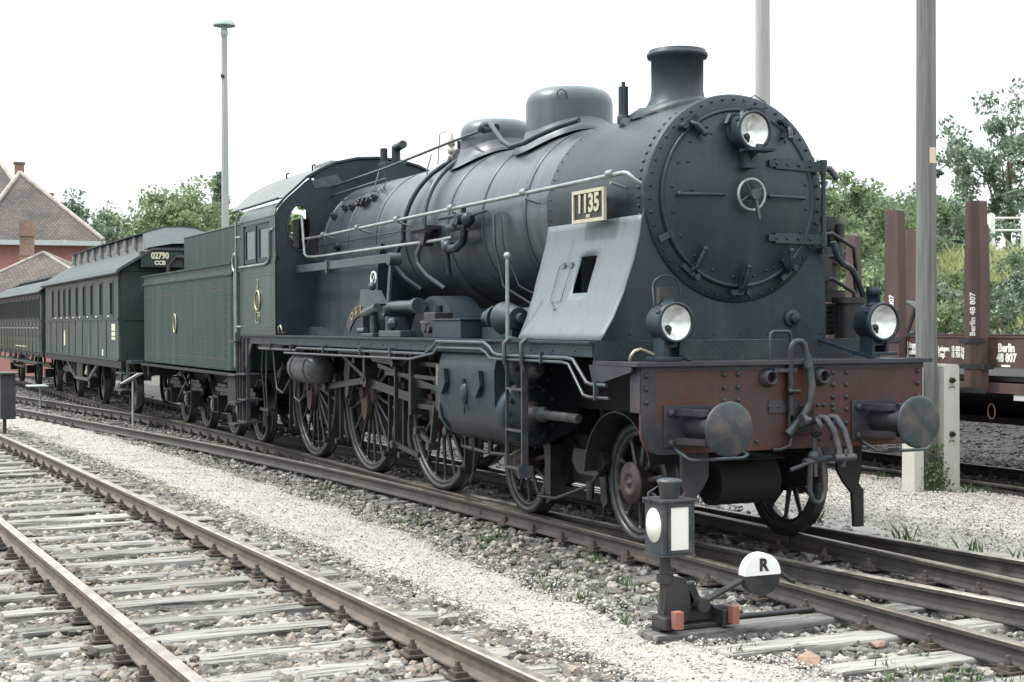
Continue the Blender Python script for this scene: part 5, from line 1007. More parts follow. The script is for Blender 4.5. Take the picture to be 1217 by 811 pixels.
for (a, b, c, d) in ((-18.0, -11.75, 2.36, 2.372), (-18.0, -11.75, 2.41, 2.416), (-18.0, -11.75, 1.30, 1.312), (-18.0, -11.75, 1.25, 1.256), (-18.0, -17.988, 1.312, 2.36), (-11.762, -11.75, 1.312, 2.36)): mb.box(a, b, -1.4045, -1.402, c, d)
mb.build('lining', 'line', tank)
mb = B(); mb.tube([(-15.35 + .11 * math.cos(a), -1.415, 1.86 + .16 * math.sin(a)) for a in np.linspace(0, 2 * PI, 26, endpoint=False)], .016, 6, True); mb.mat(1); mb.box(-15.42, -15.28, -1.412, -1.402, 1.74, 1.98); mb.build('emblem', ['brass', 'line'], tank)
mb = B(); mb.prism([(-.92, 2.6), (-.92, 3.42), (-.90, 3.44), (.90, 3.44), (.92, 3.42), (.92, 2.6)], -16.8, -16.76, 'x')
for s in (-1, 1): mb.box(-16.8, -11.0, s * .92 - .012, s * .92 + .012, 2.6, 3.42); mb.tube([(-16.8, s * .92, 3.43), (-11.0, s * .92, 3.43)], .022, 6)
mb.build('coal_bunker', 'green2', ten)
mb = B(); mb.box(-16.7, -11.1, -.90, .90, 2.6, 3.1); 
for k in range(60): mb.sphere((random.uniform(-16.5, -11.3), random.uniform(-.8, .8), 3.12 + random.uniform(-.05, .08)), .14, 6, (1, .8, .8))
mb.build('coal', 'oily', ten)
for s in (-1, 1):
    mb = B(); mb.tube([(-11.05, s * 1.42, 1.20), (-11.05, s * 1.42, 2.62)], .022, 8); mb.tube([(-11.05, s * 1.42 + .0, 2.76 - .14 * math.cos(a) ) if False else (-11.05 + .13 * math.sin(a), s * 1.42, 2.75 - .13 * math.cos(a)) for a in np.linspace(0, 2 * PI, 24, endpoint=False)], .022, 8, True); mb.tube([(-11.2, s * 1.38, 1.2), (-11.2, s * 1.38, 2.7)], .018, 6); mb.build('tender_handrail', 'handrail' if s < 0 else 'smoke', ten)
mb = B(); mb.box(-18.4, -11.1, -1.44, 1.44, 1.06, 1.10); mb.box(-18.3, -11.2, -.7, .7, .78, 1.06); mb.box(-18.45, -18.3, -1.3, 1.3, .86, 1.06); mb.prism([(-11.62, 1.05), (-11.12, 1.05), (-11.12, .62), (-11.62, .62)], -1.40, -1.385)
for x in (-11.57, -11.17):
    for z in (.99, .68): mb.rivet((x, -1.40, z), (0, -1, 0), .014)
mb.build('tender_frame', 'under', ten, .004)
mb = B()
for x in (-10.95, -10.80): mb.bar((x, -1.40, 1.62), (x, -1.40, .40), .02, .045, (0, 1, 0))
for z in (1.60, 1.10, .70, .38): mb.box(-11.10, -10.72, -1.52, -1.20, z - .02, z)
mb.build('tender_steps', 'bufhead', ten)
for s in (-1, 1):
    for x in (-12.0, -13.7, -15.7, -17.4):
        wheel(x, s, .5, 9, hub=.12, par=ten)
        mb = B(); mb.box(x - .16, x + .16, s * .98 - .12, s * .98 + .12, .38, .66); mb.cyl((x, s * 1.08, .52), (x, s * 1.15, .52), .12, n=14); mb.box(x - .45, x + .45, s * .95 - .04, s * .95 + .04, .72, .80); mb.box(x - .32, x + .32, s * .95 - .04, s * .95 + .04, .80, .86)
        mb.mat(1); mb.obox((x - .03, s * 1.13, .63), (.16, 0, 0), (0, .1, -.03), (0, .01, .02)); mb.obox((x + .02, s * 1.16, .52), (.05, 0, 0), (0, .03, 0), (0, 0, .12)); mb.build('axle_box', ['oily', 'handrail'], ten, .012)
    for xm in (-12.85, -16.55):
        mb = B(); mb.prism([(xm - 1.25, .62), (xm - 1.2, .72), (xm - .3, .72), (xm - .15, .5), (xm + .15, .5), (xm + .3, .72), (xm + 1.2, .72), (xm + 1.25, .62), (xm + .6, .42), (xm - .6, .42)], s * .90, s * .93); mb.bar((xm - .6, s * 1.0, .42), (xm + .5, s * 1.0, .95), .03, .05); mb.bar((xm - .5, s * 1.02, .90), (xm + .0, s * 1.02, .98), .04, .04); mb.bar((xm, s * 1.02, .98), (xm + .5, s * 1.02, .72), .04, .04); mb.sphere((xm, s * 1.0, .98), .10, 8); mb.build('bogie_frame', 'oily', ten, .004)
mb = B()
for x in (-12.0, -13.7, -15.7, -17.4): mb.cyl((x, -.68, .5), (x, .68, .5), .08, n=12)
mb.build('axles', 'under', ten)

# ================================================================ coaches
def coach_body(root, x0, x1, yc, zs, ze, hw, wins, win_z, doors=False):
    # side walls with real window openings
    for s in (-1, 1):
        y = yc + s * hw; a, b = sorted((y, y - s * .04)); mb = MB(); zw0, zw1 = win_z
        mb.box(x0, x1, a, b, zs, zw0); mb.box(x0, x1, a, b, zw1, ze); xs_ = sorted(wins); cur = x0
        for c, w in xs_: mb.box(cur, c - w / 2, a, b, zw0, zw1); cur = c + w / 2
        mb.box(cur, x1, a, b, zw0, zw1); wall = mb.build('side_wall', 'coach', root)
        if s > 0: continue
        for c, w in xs_:
            mb = MB(); yo = y - .012
            mb.box(c - w / 2 - .02, c - w / 2 + .025, yo, yo + .03, zw0 - .02, zw1 + .02); mb.box(c + w / 2 - .025, c + w / 2 + .02, yo, yo + .03, zw0 - .02, zw1 + .02); mb.box(c - w / 2 + .025, c + w / 2 - .025, yo, yo + .03, zw0 - .02, zw0 + .03); mb.box(c - w / 2 + .025, c + w / 2 - .025, yo, yo + .03, zw1 - .03, zw1 + .02)
            wi = mb.build('window', 'coach_end', wall); mb = MB(); mb.box(c - w / 2, c + w / 2, y + .02, y + .028, zw0, zw1); mb.build('window_pane', 'mirror', wi)
    for x, n in ((x0, -1), (x1, 1)):
        mb = MB(); mb.box(x - .03, x + .03, yc - hw + .042, yc + hw - .042, zs, ze - .01); mb.prism([(yc - hw + .05, ze), (yc - hw * .65, ze + .36), (yc - .5, ze + .52), (yc + .5, ze + .52), (yc + hw * .65, ze + .36), (yc + hw - .05, ze)], x - .03, x + .03, 'x'); mb.build('end_wall', 'coach_end', root)
def underframe(root, x0, x1, yc, axles, truss=True):
    mb = MB(); mb.box(x0 - .1, x1 + .1, yc - 1.1, yc + 1.1, .98, 1.10); 
    for s in (-1, 1): mb.box(x0 - .15, x1 + .15, yc + s * 1.36 - .02, yc + s * 1.36 + .02, .98, 1.12)
    mb.build('underframe', 'under', root)
    for s in (-1, 1):
        if truss:
            mb = MB(); y = yc + s * 1.30; L = x1 - x0; xa, xb, xc_, xd = x0 + L * .30, x0 + L * .42, x0 + L * .60, x0 + L * .72
            mb.bar((xa, y, 1.0), (xb, y, .62), .04, .07); mb.bar((xb, y, .62), (xc_, y, .62), .04, .07); mb.bar((xc_, y, .62), (xd, y, 1.0), .04, .07); mb.bar((xb, y, .62), (xb, y, 1.0), .04, .06, (0, 1, 0)); mb.bar((xc_, y, .62), (xc_, y, 1.0), .04, .06, (0, 1, 0)); mb.build('truss', 'pipe' if s < 0 else 'under', root)
        for x in axles:
            mb = MB(); y = yc + s * .98; mb.box(x - .13, x + .13, y - .1, y + .12, .38, .62); mb.box(x - .75, x + .75, y - .04, y + .04, .66, .74); mb.box(x - .5, x + .5, y - .04, y + .04, .74, .80); mb.bar((x - .75, y, .70), (x - .8, y, .98), .04, .05, (0, 1, 0)); mb.bar((x + .75, y, .70), (x + .8, y, .98), .04, .05, (0, 1, 0)); mb.build('axle_guard', 'oily', root)
    for x in axles:
        for s in (-1, 1):
            mb = MB(); mb.lathe([(.43, .66), (.53, .66), (.53, .68), (.505, .70), (.50, .79), (.43, .79)], (x, yc, .5), (0, s, 0), 40, False); mb.lathe([(.43, .70), (.1, .73), (.1, .76), (.43, .74)], (x, yc, .5), (0, s, 0), 24, False); mb.build('wheel', 'tyre', root)
WX1 = [(x, .30) for x in (-21.36, -22.57, -23.63, -24.69, -25.82, -26.72, -27.67, -28.74)] + [(-20.05, .36)]
YC = -.32
co1 = thing('passenger_coach', 'dark green old passenger coach with raised clerestory roof, right behind the tender', 'railway coach', (-24.8, YC, 0), 0, 'passenger coaches behind the tender')
coach_body(co1, -30.2, -19.3, YC, 1.13, 2.90, 1.38, WX1, (2.02, 2.72))
underframe(co1, -30.2, -19.2, YC, (-21.0, -25.0, -28.9))
mb = MB(); mb.box(-30.2, -19.3, YC - 1.395, YC - 1.381, 1.93, 1.99); mb.box(-30.2, -19.3, YC - 1.392, YC - 1.381, 1.12, 1.17)
for k in range(9): mb.box(-20.7 - k * 1.06, -20.69 - k * 1.06, YC - 1.392, YC - 1.381, 1.17, 1.93)
mb.box(-19.27, -19.25, YC - 1.30, YC + 1.3, 1.93, 1.99); mb.build('beading', 'coach_end', co1)
for k, x in enumerate((-20.4, -21.9, -23.1, -24.2, -25.2, -26.2, -27.2, -28.2)):
    mb = MB(); mb.box(x - .07, x + .07, YC - 1.40, YC - 1.384, 2.005, 2.03); mb.build('window_strap', 'white', co1)
mb = MB(); mb.prism([(-26.75, 1.35), (-26.55, 1.35), (-26.55, 1.58), (-26.62, 1.72), (-26.68, 1.72), (-26.75, 1.58)], YC - 1.395, YC - 1.383); mb.build('bottle_mark', 'cream', co1)
for (z0, z1) in ((1.62, 1.70), (1.72, 1.86), (1.54, 1.60)):
    mb = MB(); mb.box(-20.02, -19.62, YC - 1.392, YC - 1.383, z0, z1); mb.build('data_panel', 'cream', co1)
mb = MB(); mb.box(-21.2, -21.05, YC - 1.392, YC - 1.383, 1.2, 1.33); mb.build('data_panel', 'cream', co1)
# near roof slope and clerestory
mb = MB(); mb.sheet([(YC - 1.50, 2.86), (YC - 1.42, 2.95), (YC - 1.1, 3.15), (YC - .75, 3.36), (YC + .75, 3.36), (YC + 1.1, 3.15), (YC + 1.42, 2.95), (YC + 1.50, 2.86)], -30.35, -19.0, -.05, 'x', False); rf = mb.build('roof', 'roof', co1)
mb = MB(); cw = .62
for s in (-1, 1): mb.box(-30.4, -20.2, YC + s * cw - .02, YC + s * cw + .02, 3.36, 3.70)
mb.prism([(YC - cw, 3.36), (YC + cw, 3.36), (YC + cw, 3.70), (YC - cw, 3.70)], -20.22, -20.18, 'x'); mb.build('clerestory_wall', 'rooflt', rf)
mb = MB(); ap = [(YC - cw - .12, 3.70), (YC - cw + .1, 3.77), (YC - .3, 3.83), (YC, 3.845), (YC + .3, 3.83), (YC + cw - .1, 3.77), (YC + cw + .12, 3.70)]
mb.sheet(ap, -30.5, -20.1, .03, 'x'); n = len(ap); V = [(-20.1, a, b) for a, b in ap] + [(-19.05, YC + (a - YC) * 1.15, 3.36 + (b - 3.70) * .7) for a, b in ap]; mb.add(V, [(i, i + 1, n + i + 1, n + i) for i in range(n - 1)], True); mb.build('clerestory_roof', 'roof', rf)
mb = MB(); mb.add([(-20.1, YC - cw - .1, 3.69), (-19.1, YC - cw - .2, 3.36), (-20.1, YC - cw - .1, 3.36)], [(0, 1, 2)]); mb.add([(-20.1, YC + cw + .1, 3.69), (-19.1, YC + cw + .2, 3.36), (-20.1, YC + cw + .1, 3.36)], [(0, 1, 2)]); o = mb.build('hood_side', 'rooflt', rf); so_ = o.modifiers.new('s', 'SOLIDIFY'); so_.thickness = .02
for k in range(9):
    x = -21.3 - k * 1.08; mb = MB(); mb.cyl((x, YC - cw - .03, 3.44), (x, YC - cw - .03, 3.69), .10, .07, n=12); mb.build('roof_ventilator', 'rooflt', rf)
mb = MB(); mb.box(-19.26, -19.03, YC - .98, YC - .15, 2.98, 3.29); pb = mb.build('number_board', 'coach_end', co1)
text('02790', 'coach_number', 'cream', pb, (-19.02, -.93, 3.20), .175, (0, 1, 0), offset=.008, sx=.80); text('CCB', 'coach_class', 'cream', pb, (-19.02, -.93, 3.06), .11, (0, 1, 0), offset=.006)
mb = MB()
for k in range(5): mb.tube([(-19.22 + k * .05, YC + .80, 1.2), (-19.22 + k * .05, YC + .80, 3.0), (-19.22 + k * .05, YC + .55, 3.18), (-19.22 + k * .05, YC - .3, 3.18), (-19.22 + k * .05, YC - .45, 3.0), (-19.22 + k * .05, YC - .45, 1.2)], .05, 8)
mb.build('gangway_bellows', 'black', co1)
mb = MB(); mb.box(-19.3, -18.7, YC - 1.25, YC + 1.25, 1.08, 1.14); 
for z in (.88, .55): mb.box(-19.45, -18.75, YC - 1.42, YC - 1.10, z, z + .03)
for x in (-19.4, -18.8): mb.bar((x, YC - 1.3, 1.1), (x, YC - 1.3, .55), .02, .04, (0, 1, 0))
mb.build('end_steps', 'pipe', co1)
for s in (-1, 1):
    mb = MB(); mb.cyl((-19.1, YC + s * .875, 1.04), (-18.55, YC + s * .875, 1.04), .07, n=14); mb.cyl((-18.57, YC + s * .875, 1.04), (-18.54, YC + s * .875, 1.04), .2, n=28); mb.build('buffer', 'oily', co1)
mb = MB(); mb.tube([(-24.5, YC - 1.15, .95), (-24.5, YC - 1.15, .7), (-24.3, YC - 1.15, .62)], .05, 8); mb.cyl((-22.6, YC - .5, .8), (-24.2, YC - .5, .8), .2, n=16); mb.box(-27.2, -25.8, YC - 1.1, YC - .6, .6, .95); mb.build('underfloor_gear', 'oily', co1)
mb = MB(); mb.lathe([(.05, .0), (.06, .05), (.03, .12), (.03, .2)], (-23.8, YC - 1.3, .72), (0, 0, 1), 10); mb.build('lamp_valve', 'brass', co1)
# second coach
co2 = thing('passenger_coach', 'older compartment coach with many doors and a low roof, cut by the left edge', 'railway coach', (-37.2, YC, 0), 0, 'passenger coaches behind the tender')
WX2 = []
for k in range(14):
    c = -31.6 - k * .82; WX2 += [(c, .24), (c - .33, .22)]
coach_body(co2, -43.3, -31.0, YC - .03, 1.10, 2.74, 1.36, WX2, (2.02, 2.58)); underframe(co2, -43.3, -31.0, YC, (-32.8, -37.1, -41.5))
mb = MB(); yb = YC - 1.40
for z in (1.96, 2.64, 1.55): mb.box(-43.3, -31.0, yb - .004, yb + .008, z, z + .03)
for k in range(15): mb.box(-31.3 - k * .82, -31.28 - k * .82, yb - .004, yb + .008, 1.1, 2.7)
mb.build('beading', 'coach_end', co2)
for k in range(14):
    x = -31.6 - k * .82; mb = MB(); mb.tube([(x - .1, yb - .01, 1.75), (x - .1, yb - .05, 1.77), (x + .08, yb - .05, 1.77), (x + .08, yb - .01, 1.75)], .012, 6); mb.tube([(x - .25, yb - .04, 1.20), (x - .18, yb - .04, 1.5)], .012, 6); mb.build('door_handle', 'brass', co2)
mb = MB(); mb.box(-37.0, -34.2, yb - .006, yb, 1.22, 1.25); mb.build('class_stripe', 'cream', co2)
mb = MB(); mb.box(-43.4, -30.9, YC - 1.55, YC - 1.30, .80, .83)
for k in range(9): mb.bar((-31.4 - k * 1.4, YC - 1.4, 1.05), (-31.4 - k * 1.4, YC - 1.45, .8), .03, .04, (0, 1, 0))
mb.build('running_step', 'pipe', co2)
mb = MB(); mb.sheet([(YC - 1.48, 2.70), (YC - 1.3, 2.86), (YC - .9, 3.06), (YC - .4, 3.18), (YC, 3.20), (YC + .4, 3.18), (YC + .9, 3.06), (YC + 1.3, 2.86), (YC + 1.48, 2.70)], -43.5, -30.8, .04, 'x'); rf2 = mb.build('roof', 'roof', co2)
mb = MB(); mb.tube([(-43.4, YC - .55, 3.27), (-30.9, YC - .55, 3.27)], .03, 6); mb.build('roof_pipe', 'roof', rf2)
for k in range(12):
    mb = MB(); x = -31.4 - k * 1.05; mb.cyl((x, YC - .45, 3.14), (x, YC - .45, 3.32), .10, .12, n=10); mb.build('roof_ventilator', 'roof', rf2)

# ================================================================ stake wagon
wg = thing('stake_wagon', 'brown stake wagon lettered Berlin 48 807 with iron wheels loaded on it', 'goods wagon', (-4, 6.85, 0))
YN, YF = 5.45, 8.22
for s, y in ((-1, YN), (1, YF)):
    mb = MB()
    for k in range(3): mb.box(-11.2, 2.2, y - .025, y + .025, 1.30 + k * .116, 1.412 + k * .116)
    brd = mb.build('side_board', 'wagon', wg, .004)
    mb = MB(); mb.box(-11.2, 2.2, y - .03, y + .03, 1.02, 1.12); mb.box(-11.2, 2.2, y - .045, y + .0, 1.005, 1.02); mb.box(-11.2, 2.2, y - .035, y + .035, 1.646, 1.66); mb.build('side_rail', 'wagon', wg)
    for k in range(-6, 4):
        x = -1.49 + k * 1.48 + (.13 if s < 0 else -.17)
        if x < -11 or x > 2.2: continue
        yo = y - s * -.10 if False else y + s * .095
        mb = MB(); mb.prism([(x - .14, 1.02), (x + .14, 1.02), (x + .14, 2.3), (x + .11, 3.235), (x + .09, 3.25), (x - .10, 3.25), (x - .12, 3.235), (x - .14, 2.3)], yo - .06, yo + .06); st = mb.build('stake', 'wagon', wg, .006)
        mb = MB()
        for z in (1.58, 1.28, 1.0): mb.box(x - .22, x + .22, yo + s * .066 - .006, yo + s * .066 + .006, z, z + .06); mb.rivet((x - .19, yo + s * .07, z + .03), (0, s, 0), .014); mb.rivet((x + .19, yo + s * .07, z + .03), (0, s, 0), .014)
        mb.box(x - .22, x - .15, yo - .07, yo + .07, 1.28, 1.34); mb.box(x + .15, x + .22, yo - .07, yo + .07, 1.28, 1.34); mb.build('stake_bracket', 'wagon_dk', st)
        if s < 0 and abs(x + 2.84) < .2: xs_t = x; text('Berlin 48 807', 'stake_lettering', 'white', st, (x + .01, yo - .063, 1.92), .125, (0, 0, 1), (-1, 0, 0), .001, offset=.004, sx=.75)
        if s < 0 and abs(x + 4.32) < .2: text('Berlin 48 807', 'stake_lettering', 'white', st, (x + .01, yo - .063, 1.92), .125, (0, 0, 1), (-1, 0, 0), .001, offset=.004, sx=.75)
    if s < 0:
        text('Berlin\n48 807', 'wagon_number', 'white', brd, (-2.42, y - .028, 1.47), .135, ext=.001, offset=.006, sx=.85)
        text('Ladegew.  15 000 kg\nTragf.       15 750 kg', 'load_lettering', 'white', brd, (-3.36, y - .028, 1.47), .085, ext=.001, offset=.004, sx=.66)
        text('Länge\nLadel.\nEigeng.', 'length_lettering', 'white', brd, (-4.08, y - .028, 1.46), .10, ext=.001, offset=.004, sx=.75)
        mb = MB(); mb.box(-2.50, -2.36, y - .03, y - .026, 1.31, 1.335); mb.build('grid_mark', 'white', brd)
mb = MB(); mb.box(-11.1, 2.1, YN + .05, YF - .05, 1.14, 1.20)
for y in (6.3, 7.4): mb.box(-11.1, 2.1, y - .05, y + .05, .92, 1.14)
for k in range(9): mb.box(-10.8 + k * 1.55, -10.7 + k * 1.55, YN + .1, YF - .1, 1.0, 1.14)
mb.box(-9.9, 1.0, 6.6, 7.1, .55, .62); mb.box(-6.5, -3.5, 7.0, 8.0, .5, 1.05); mb.build('underframe', 'under', wg)
for x in (-9.3, .2):
    for s in (-1, 1):
        mb = MB(); mb.lathe([(.43, .66), (.53, .66), (.53, .68), (.505, .70), (.50, .79), (.43, .79)], (x, 6.85, .35), (0, s, 0), 40, False); mb.lathe([(.43, .70), (.1, .73), (.1, .76), (.43, .74)], (x, 6.85, .35), (0, s, 0), 24, False); mb.build('wheel', 'tyre', wg)
mb = MB(); mb.tube([(-2.75 + .06 * math.cos(a), 5.5, .78 + .09 * math.sin(a)) for a in np.linspace(0, 2 * PI, 16, endpoint=False)], .008, 6, True); mb.build('lashing_ring', 'rust', wg)
mb = MB(); mb.box(-2.3, -2.1, 5.42, 5.44, .93, 1.0); mb.build('label_clip', 'trimwhite', wg)
def iron_wheel(x, y, z, r, m, label, ang=0, nsp=8):
    t = thing('machinery_wheel', label, 'iron wheel', (x, y, z - r), ang, 'iron wheels on the wagon'); mb = MB(); L = Vector((x, y, z))
    mb.lathe([(r - .035, -.06), (r, -.06), (r, .06), (r - .035, .06), (r - .035, -.06)], (x, y, z), (0, 1, 0), 40, False); mb.build('rim', m, t)
    mb = MB()
    for k in range(nsp): a = 2 * PI * k / nsp + .3; mb.bar((x, y, z), (x + (r - .03) * math.cos(a), y, z + (r - .03) * math.sin(a)), .05, .025, (0, 1, 0))
    mb.build('spokes', m, t); mb = MB(); mb.cyl((x, y - .12, z), (x, y + .12, z), .09, n=16); mb.build('hub', m, t)
iron_wheel(-6.40, 6.15, 1.62, .46, 'wagon_dk', 'dark spoked iron wheel seen between the smokebox and the right front lamp')
iron_wheel(-5.10, 6.15, 1.62, .50, 'wagon_dk', 'dark spoked iron wheel seen between the second tall stake and the wooden pole')
iron_wheel(-2.15, 6.9, 2.60, .55, 'wagon_dk', 'dark iron wheel rim cut by the right edge of the picture, highest on the load')
mb = MB(); mb.cyl((-6.9, 6.5, 1.5), (-5.2, 6.5, 1.5), .18, n=20); mb.cyl((-6.3, 6.5, 1.6), (-6.2, 6.5, 1.6), .24, n=20); tag(mb.build('iron_drum', 'hubred', None), 'reddish iron drum lying on the wagon floor behind the right front lamp', 'drum')
mb = MB(); mb.cyl((-2.15, 6.9, 1.2), (-2.15, 6.9, 2.1), .06, n=10); mb.box(-2.5, -1.8, 6.6, 7.2, 1.2, 1.45); tag(mb.build('machine_stand', 'wagon_dk', None), 'dark iron stand on the wagon floor under the highest wheel', 'stand')

# ================================================================ poles, posts, lamp, signs
pl = thing('wooden_pole', 'tall grey wooden pole held between two white concrete posts', 'pole', (-3.05, 4.79, -.2))
mb = MB(); mb.lathe([(.125, -.15), (.12, 2), (.112, 5), (.105, 9.5)], (-3.05, 4.79, 0), (0, 0, 1), 28); mb.build('pole_shaft', 'pole', pl)
mb = MB(); a = R(-15)
mb.lathe([(.121, 3.68), (.124, 3.70), (.124, 3.84), (.121, 3.86)], (-3.05, 4.79, 0), (0, 0, 1), 8, False, False, R(40), R(85)); mb.v = [tuple(v) for v in mb.v]; mb.v = [(-3.05 + .119 * math.cos(R(t)), 4.79 + .119 * math.sin(R(t)), z) for z in (3.68, 3.865) for t in (-20, -5, 10, 25)]; mb.f = []; mb.m = []; mb.sm = []
vv = mb.v; mb.v = []; mb.add(vv, [(i, i + 1, 5 + i, 4 + i) for i in range(3)]); M['tagcol'] = mat('pole_tag', (.62, .50, .36), .7, 0, .08, 6)
o = mb.build('pole_tag', 'tagcol', pl); so_ = o.modifiers.new('s', 'SOLIDIFY'); so_.thickness = .006
for (y, w, lab) in ((5.04, .24, 'thick white concrete post on the right of the wooden pole, with two rusty bolts'), (4.56, .14, 'narrower white concrete post on the left of the wooden pole, mostly hidden by the buffer')):
    t = thing('concrete_post', lab, 'post', (-3.0, y, -.2)); mb = MB(); mb.prism([(y - w / 2, -.3), (y + w / 2, -.3), (y + w / 2 - .01, 1.30), (y + w / 2 - .03, 1.335), (y - w / 2 + .03, 1.345), (y - w / 2 + .008, 1.31)], -3.12, -2.90, 'x'); cp = mb.build('post_body', 'concrete', t, .012)
    if w > .2:
        for z in (1.15, .52):
            mb = MB(); mb.cyl((-2.9, y - .01, z), (-2.86, y - .01, z), .032, n=8); mb.cyl((-2.9, y - .01, z), (-2.83, y - .01, z), .016, n=8); bo = mb.build('bolt', 'black', cp)
            mb = MB(); mb.tube([(-2.897, y - .05, z - .09), (-2.893, y - .03, z - .075), (-2.893, y + .02, z - .075), (-2.897, y + .04, z - .09)], .006, 6); mb.build('rust_mark', 'rust', bo)
ix = rng.uniform(4.62, 4.90, 420); iz = rng.uniform(-.18, .42, 420) * np.where(rng.random(420) < .3, .5, 1); hw_ = .06 + .10 * (1 - np.clip(iz, 0, .4) / .4)
def leaf_cloud(P, size, nrm_up=.3):
    n = len(P); a = rng.normal(size=(n, 3)); a[:, 2] += nrm_up; a /= np.linalg.norm(a, axis=1)[:, None]; b = np.cross(a, rng.normal(size=(n, 3))); b /= np.linalg.norm(b, axis=1)[:, None]; c = np.cross(a, b)
    s = (size * rng.uniform(.6, 1.3, n))[:, None]; V = np.stack([P - b * s, P + c * s * .5, P + b * s, P - c * s * .5], 1); return V.reshape(-1, 3), np.arange(n * 4).reshape(-1, 4)
P = np.stack([-2.84 + rng.uniform(-.12, .10, 420), 4.77 + rng.normal(0, 1, 420) * hw_ * .6, iz], -1); V, F_ = leaf_cloud(P, .026); o = fast_mesh('ivy', V, F_, 'weed'); tag(o, 'green creeper growing up at the foot of the wooden pole', 'plant')
M['lamppole'] = mat('lamp_pole', (.36, .365, .35), .8, 0, .25, 12, .5, 30, dirt_or_sheen=(.22, .22, .21), dirt_or_sheen_amt=.6, streak=(1, 1, .08), dscale=6)
p2 = MB(); p2.lathe([(.15, -.3), (.145, 3), (.13, 11)], (-12.8, 9.07, 0), (0, 0, 1), 20); tag(p2.build('wooden_pole', 'lamppole'), 'pale wooden pole rising behind the smokebox and chimney', 'pole')
lm = thing('lamp_post', 'slim pale lamp post with a wide shallow shade, behind the tender', 'lamp post', (-26.7, 2.25, -.2))
mb = MB(); mb.lathe([(.11, -.2), (.10, 3), (.075, 9.1)], (-26.7, 2.25, 0), (0, 0, 1), 16); mb.build('post_shaft', 'lamppole', lm)
mb = MB(); mb.lathe([(.05, 9.1), (.08, 9.12), (.10, 9.2), (.08, 9.35), (.05, 9.38), (.05, 9.40)], (-26.7, 2.25, 0), (0, 0, 1), 12); mb.build('lamp_holder', 'trimwhite', lm)
mb = MB(); mb.lathe([(.285, 9.38), (.285, 9.41), (.25, 9.50), (.18, 9.57), (.09, 9.605), (0, 9.615)], (-26.7, 2.25, 0), (0, 0, 1), 32, False); mb.lathe([(.28, 9.402), (0, 9.44)], (-26.7, 2.25, 0), (0, 0, 1), 32, False); mb.build('lamp_shade', 'trimwhite', lm)
mb = MB(); mb.cyl((-26.62, 2.2, 8.1), (-26.60, 2.15, 8.1), .05, n=8); mb.build('insulator', 'black', lm)
sg = thing('marker_post', 'thin white marker post with a tilted white plate beside the tender', 'marker post', (-18.68, -1.54, -.2))
mb = MB(); mb.cyl((-18.68, -1.54, -.2), (-18.68, -1.54, .75), .022, n=8); mb.build('post', 'lamppole', sg); mb = MB(); mb.bar((-18.82, -1.70, .70), (-18.50, -1.42, .90), .16, .02); mb.build('plate', 'white', sg)
sg = thing('marker_post', 'thin marker post with a flat pale plate at the far left, below the second coach', 'marker post', (-26.9, -2.26, -.2))
mb = MB(); mb.cyl((-26.9, -2.26, -.2), (-26.9, -2.26, .36), .022, n=8); mb.build('post', 'lamppole', sg); mb = MB(); mb.box(-27.3, -26.6, -2.55, -2.1, .36, .39); mb.build('plate', 'trimwhite', sg)
bx = thing('relay_box', 'dark grey sheet metal box on a thin leg at the left edge', 'relay box', (-16.9, -4.05, -.15))
mb = MB(); mb.box(-17.3, -16.5, -4.2, -3.95, .20, .98); bb = mb.build('box_body', 'wagon_dk', bx, .01); mb = MB(); mb.box(-17.36, -16.44, -4.26, -3.90, .98, 1.01); mb.build('box_lid', 'wagon_dk', bx, .005)
mb = MB(); mb.cyl((-17.1, -4.08, -.2), (-17.1, -4.08, .2), .03, n=8); mb.cyl((-16.95, -4.08, -.2), (-16.95, -4.08, .2), .02, n=8); mb.build('leg', 'wagon_dk', bx)
mb = MB(); mb.box(-16.8, -16.6, -3.949, -3.944, .45, .75); mb.build('door_panel', 'black', bb)

# ================================================================ switch lantern with its weight lever
sw = thing('switch_stand', 'points lever with a boxy lantern, weight disc lettered R and red painted feet', 'switch stand', (2.7, -1.95, -.18))
mb = MB(); mb.box(2.60, 2.86, -2.24, -1.0, -.20, -.125); mb.build('stand_timber', 'sleeper_dk', sw, .015); mb = MB(); mb.box(2.64, 2.76, -2.16, -1.70, -.124, -.09); mb.prism([(-2.13, -.08), (-1.96, -.08), (-1.90, .06), (-1.97, .20), (-2.03, .22), (-2.10, .20)], 2.66, 2.74, 'x'); mb.cyl((2.70, -2.09, -.1), (2.70, -2.09, .36), .035, n=14); mb.cyl((2.70, -2.09, .18), (2.70, -2.09, .23), .055, n=14)
mb.prism([(-1.96, -.08), (-1.66, -.08), (-1.72, .0), (-1.86, .09), (-1.93, .05)], 2.64, 2.70, 'x'); mb.prism([(-1.92, .02), (-1.84, .04), (-1.90, .17), (-1.94, .16)], 2.70, 2.74, 'x')
mb.build('base_frame', 'black', sw, .008)
mb = MB(); mb.box(2.66, 2.84, -2.17, -2.05, -.10, -.02); mb.build('timber_foot', 'black', sw, .01); mb = MB(); mb.box(2.66, 2.84, -1.74, -1.64, -.10, .0); mb.build('timber_foot', 'black', sw, .01)
for (a, b, c) in ((-2.13, -2.07, -.02), (-1.71, -1.66, -.015)):
    mb = MB(); mb.box(2.842, 2.90, a, b, -.085, c + .045); mb.build('red_end_plate', 'red_end', sw, .004)
mb = MB(); mb.cyl((2.62, -1.86, .03), (2.80, -1.86, .03), .045, n=16); mb.bar((2.74, -1.86, .03), (2.74, -1.53, .165), .022, .06, (1, 0, 0)); mb.build('lever_arm', 'black', sw, .003); mb = MB(); mb.tube([(2.74, -1.26, .20), (2.74, -1.22, .17), (2.74, -1.17, .135), (2.74, -1.13, .12)], .016, 8); mb.build('lever_handle', 'black', sw)
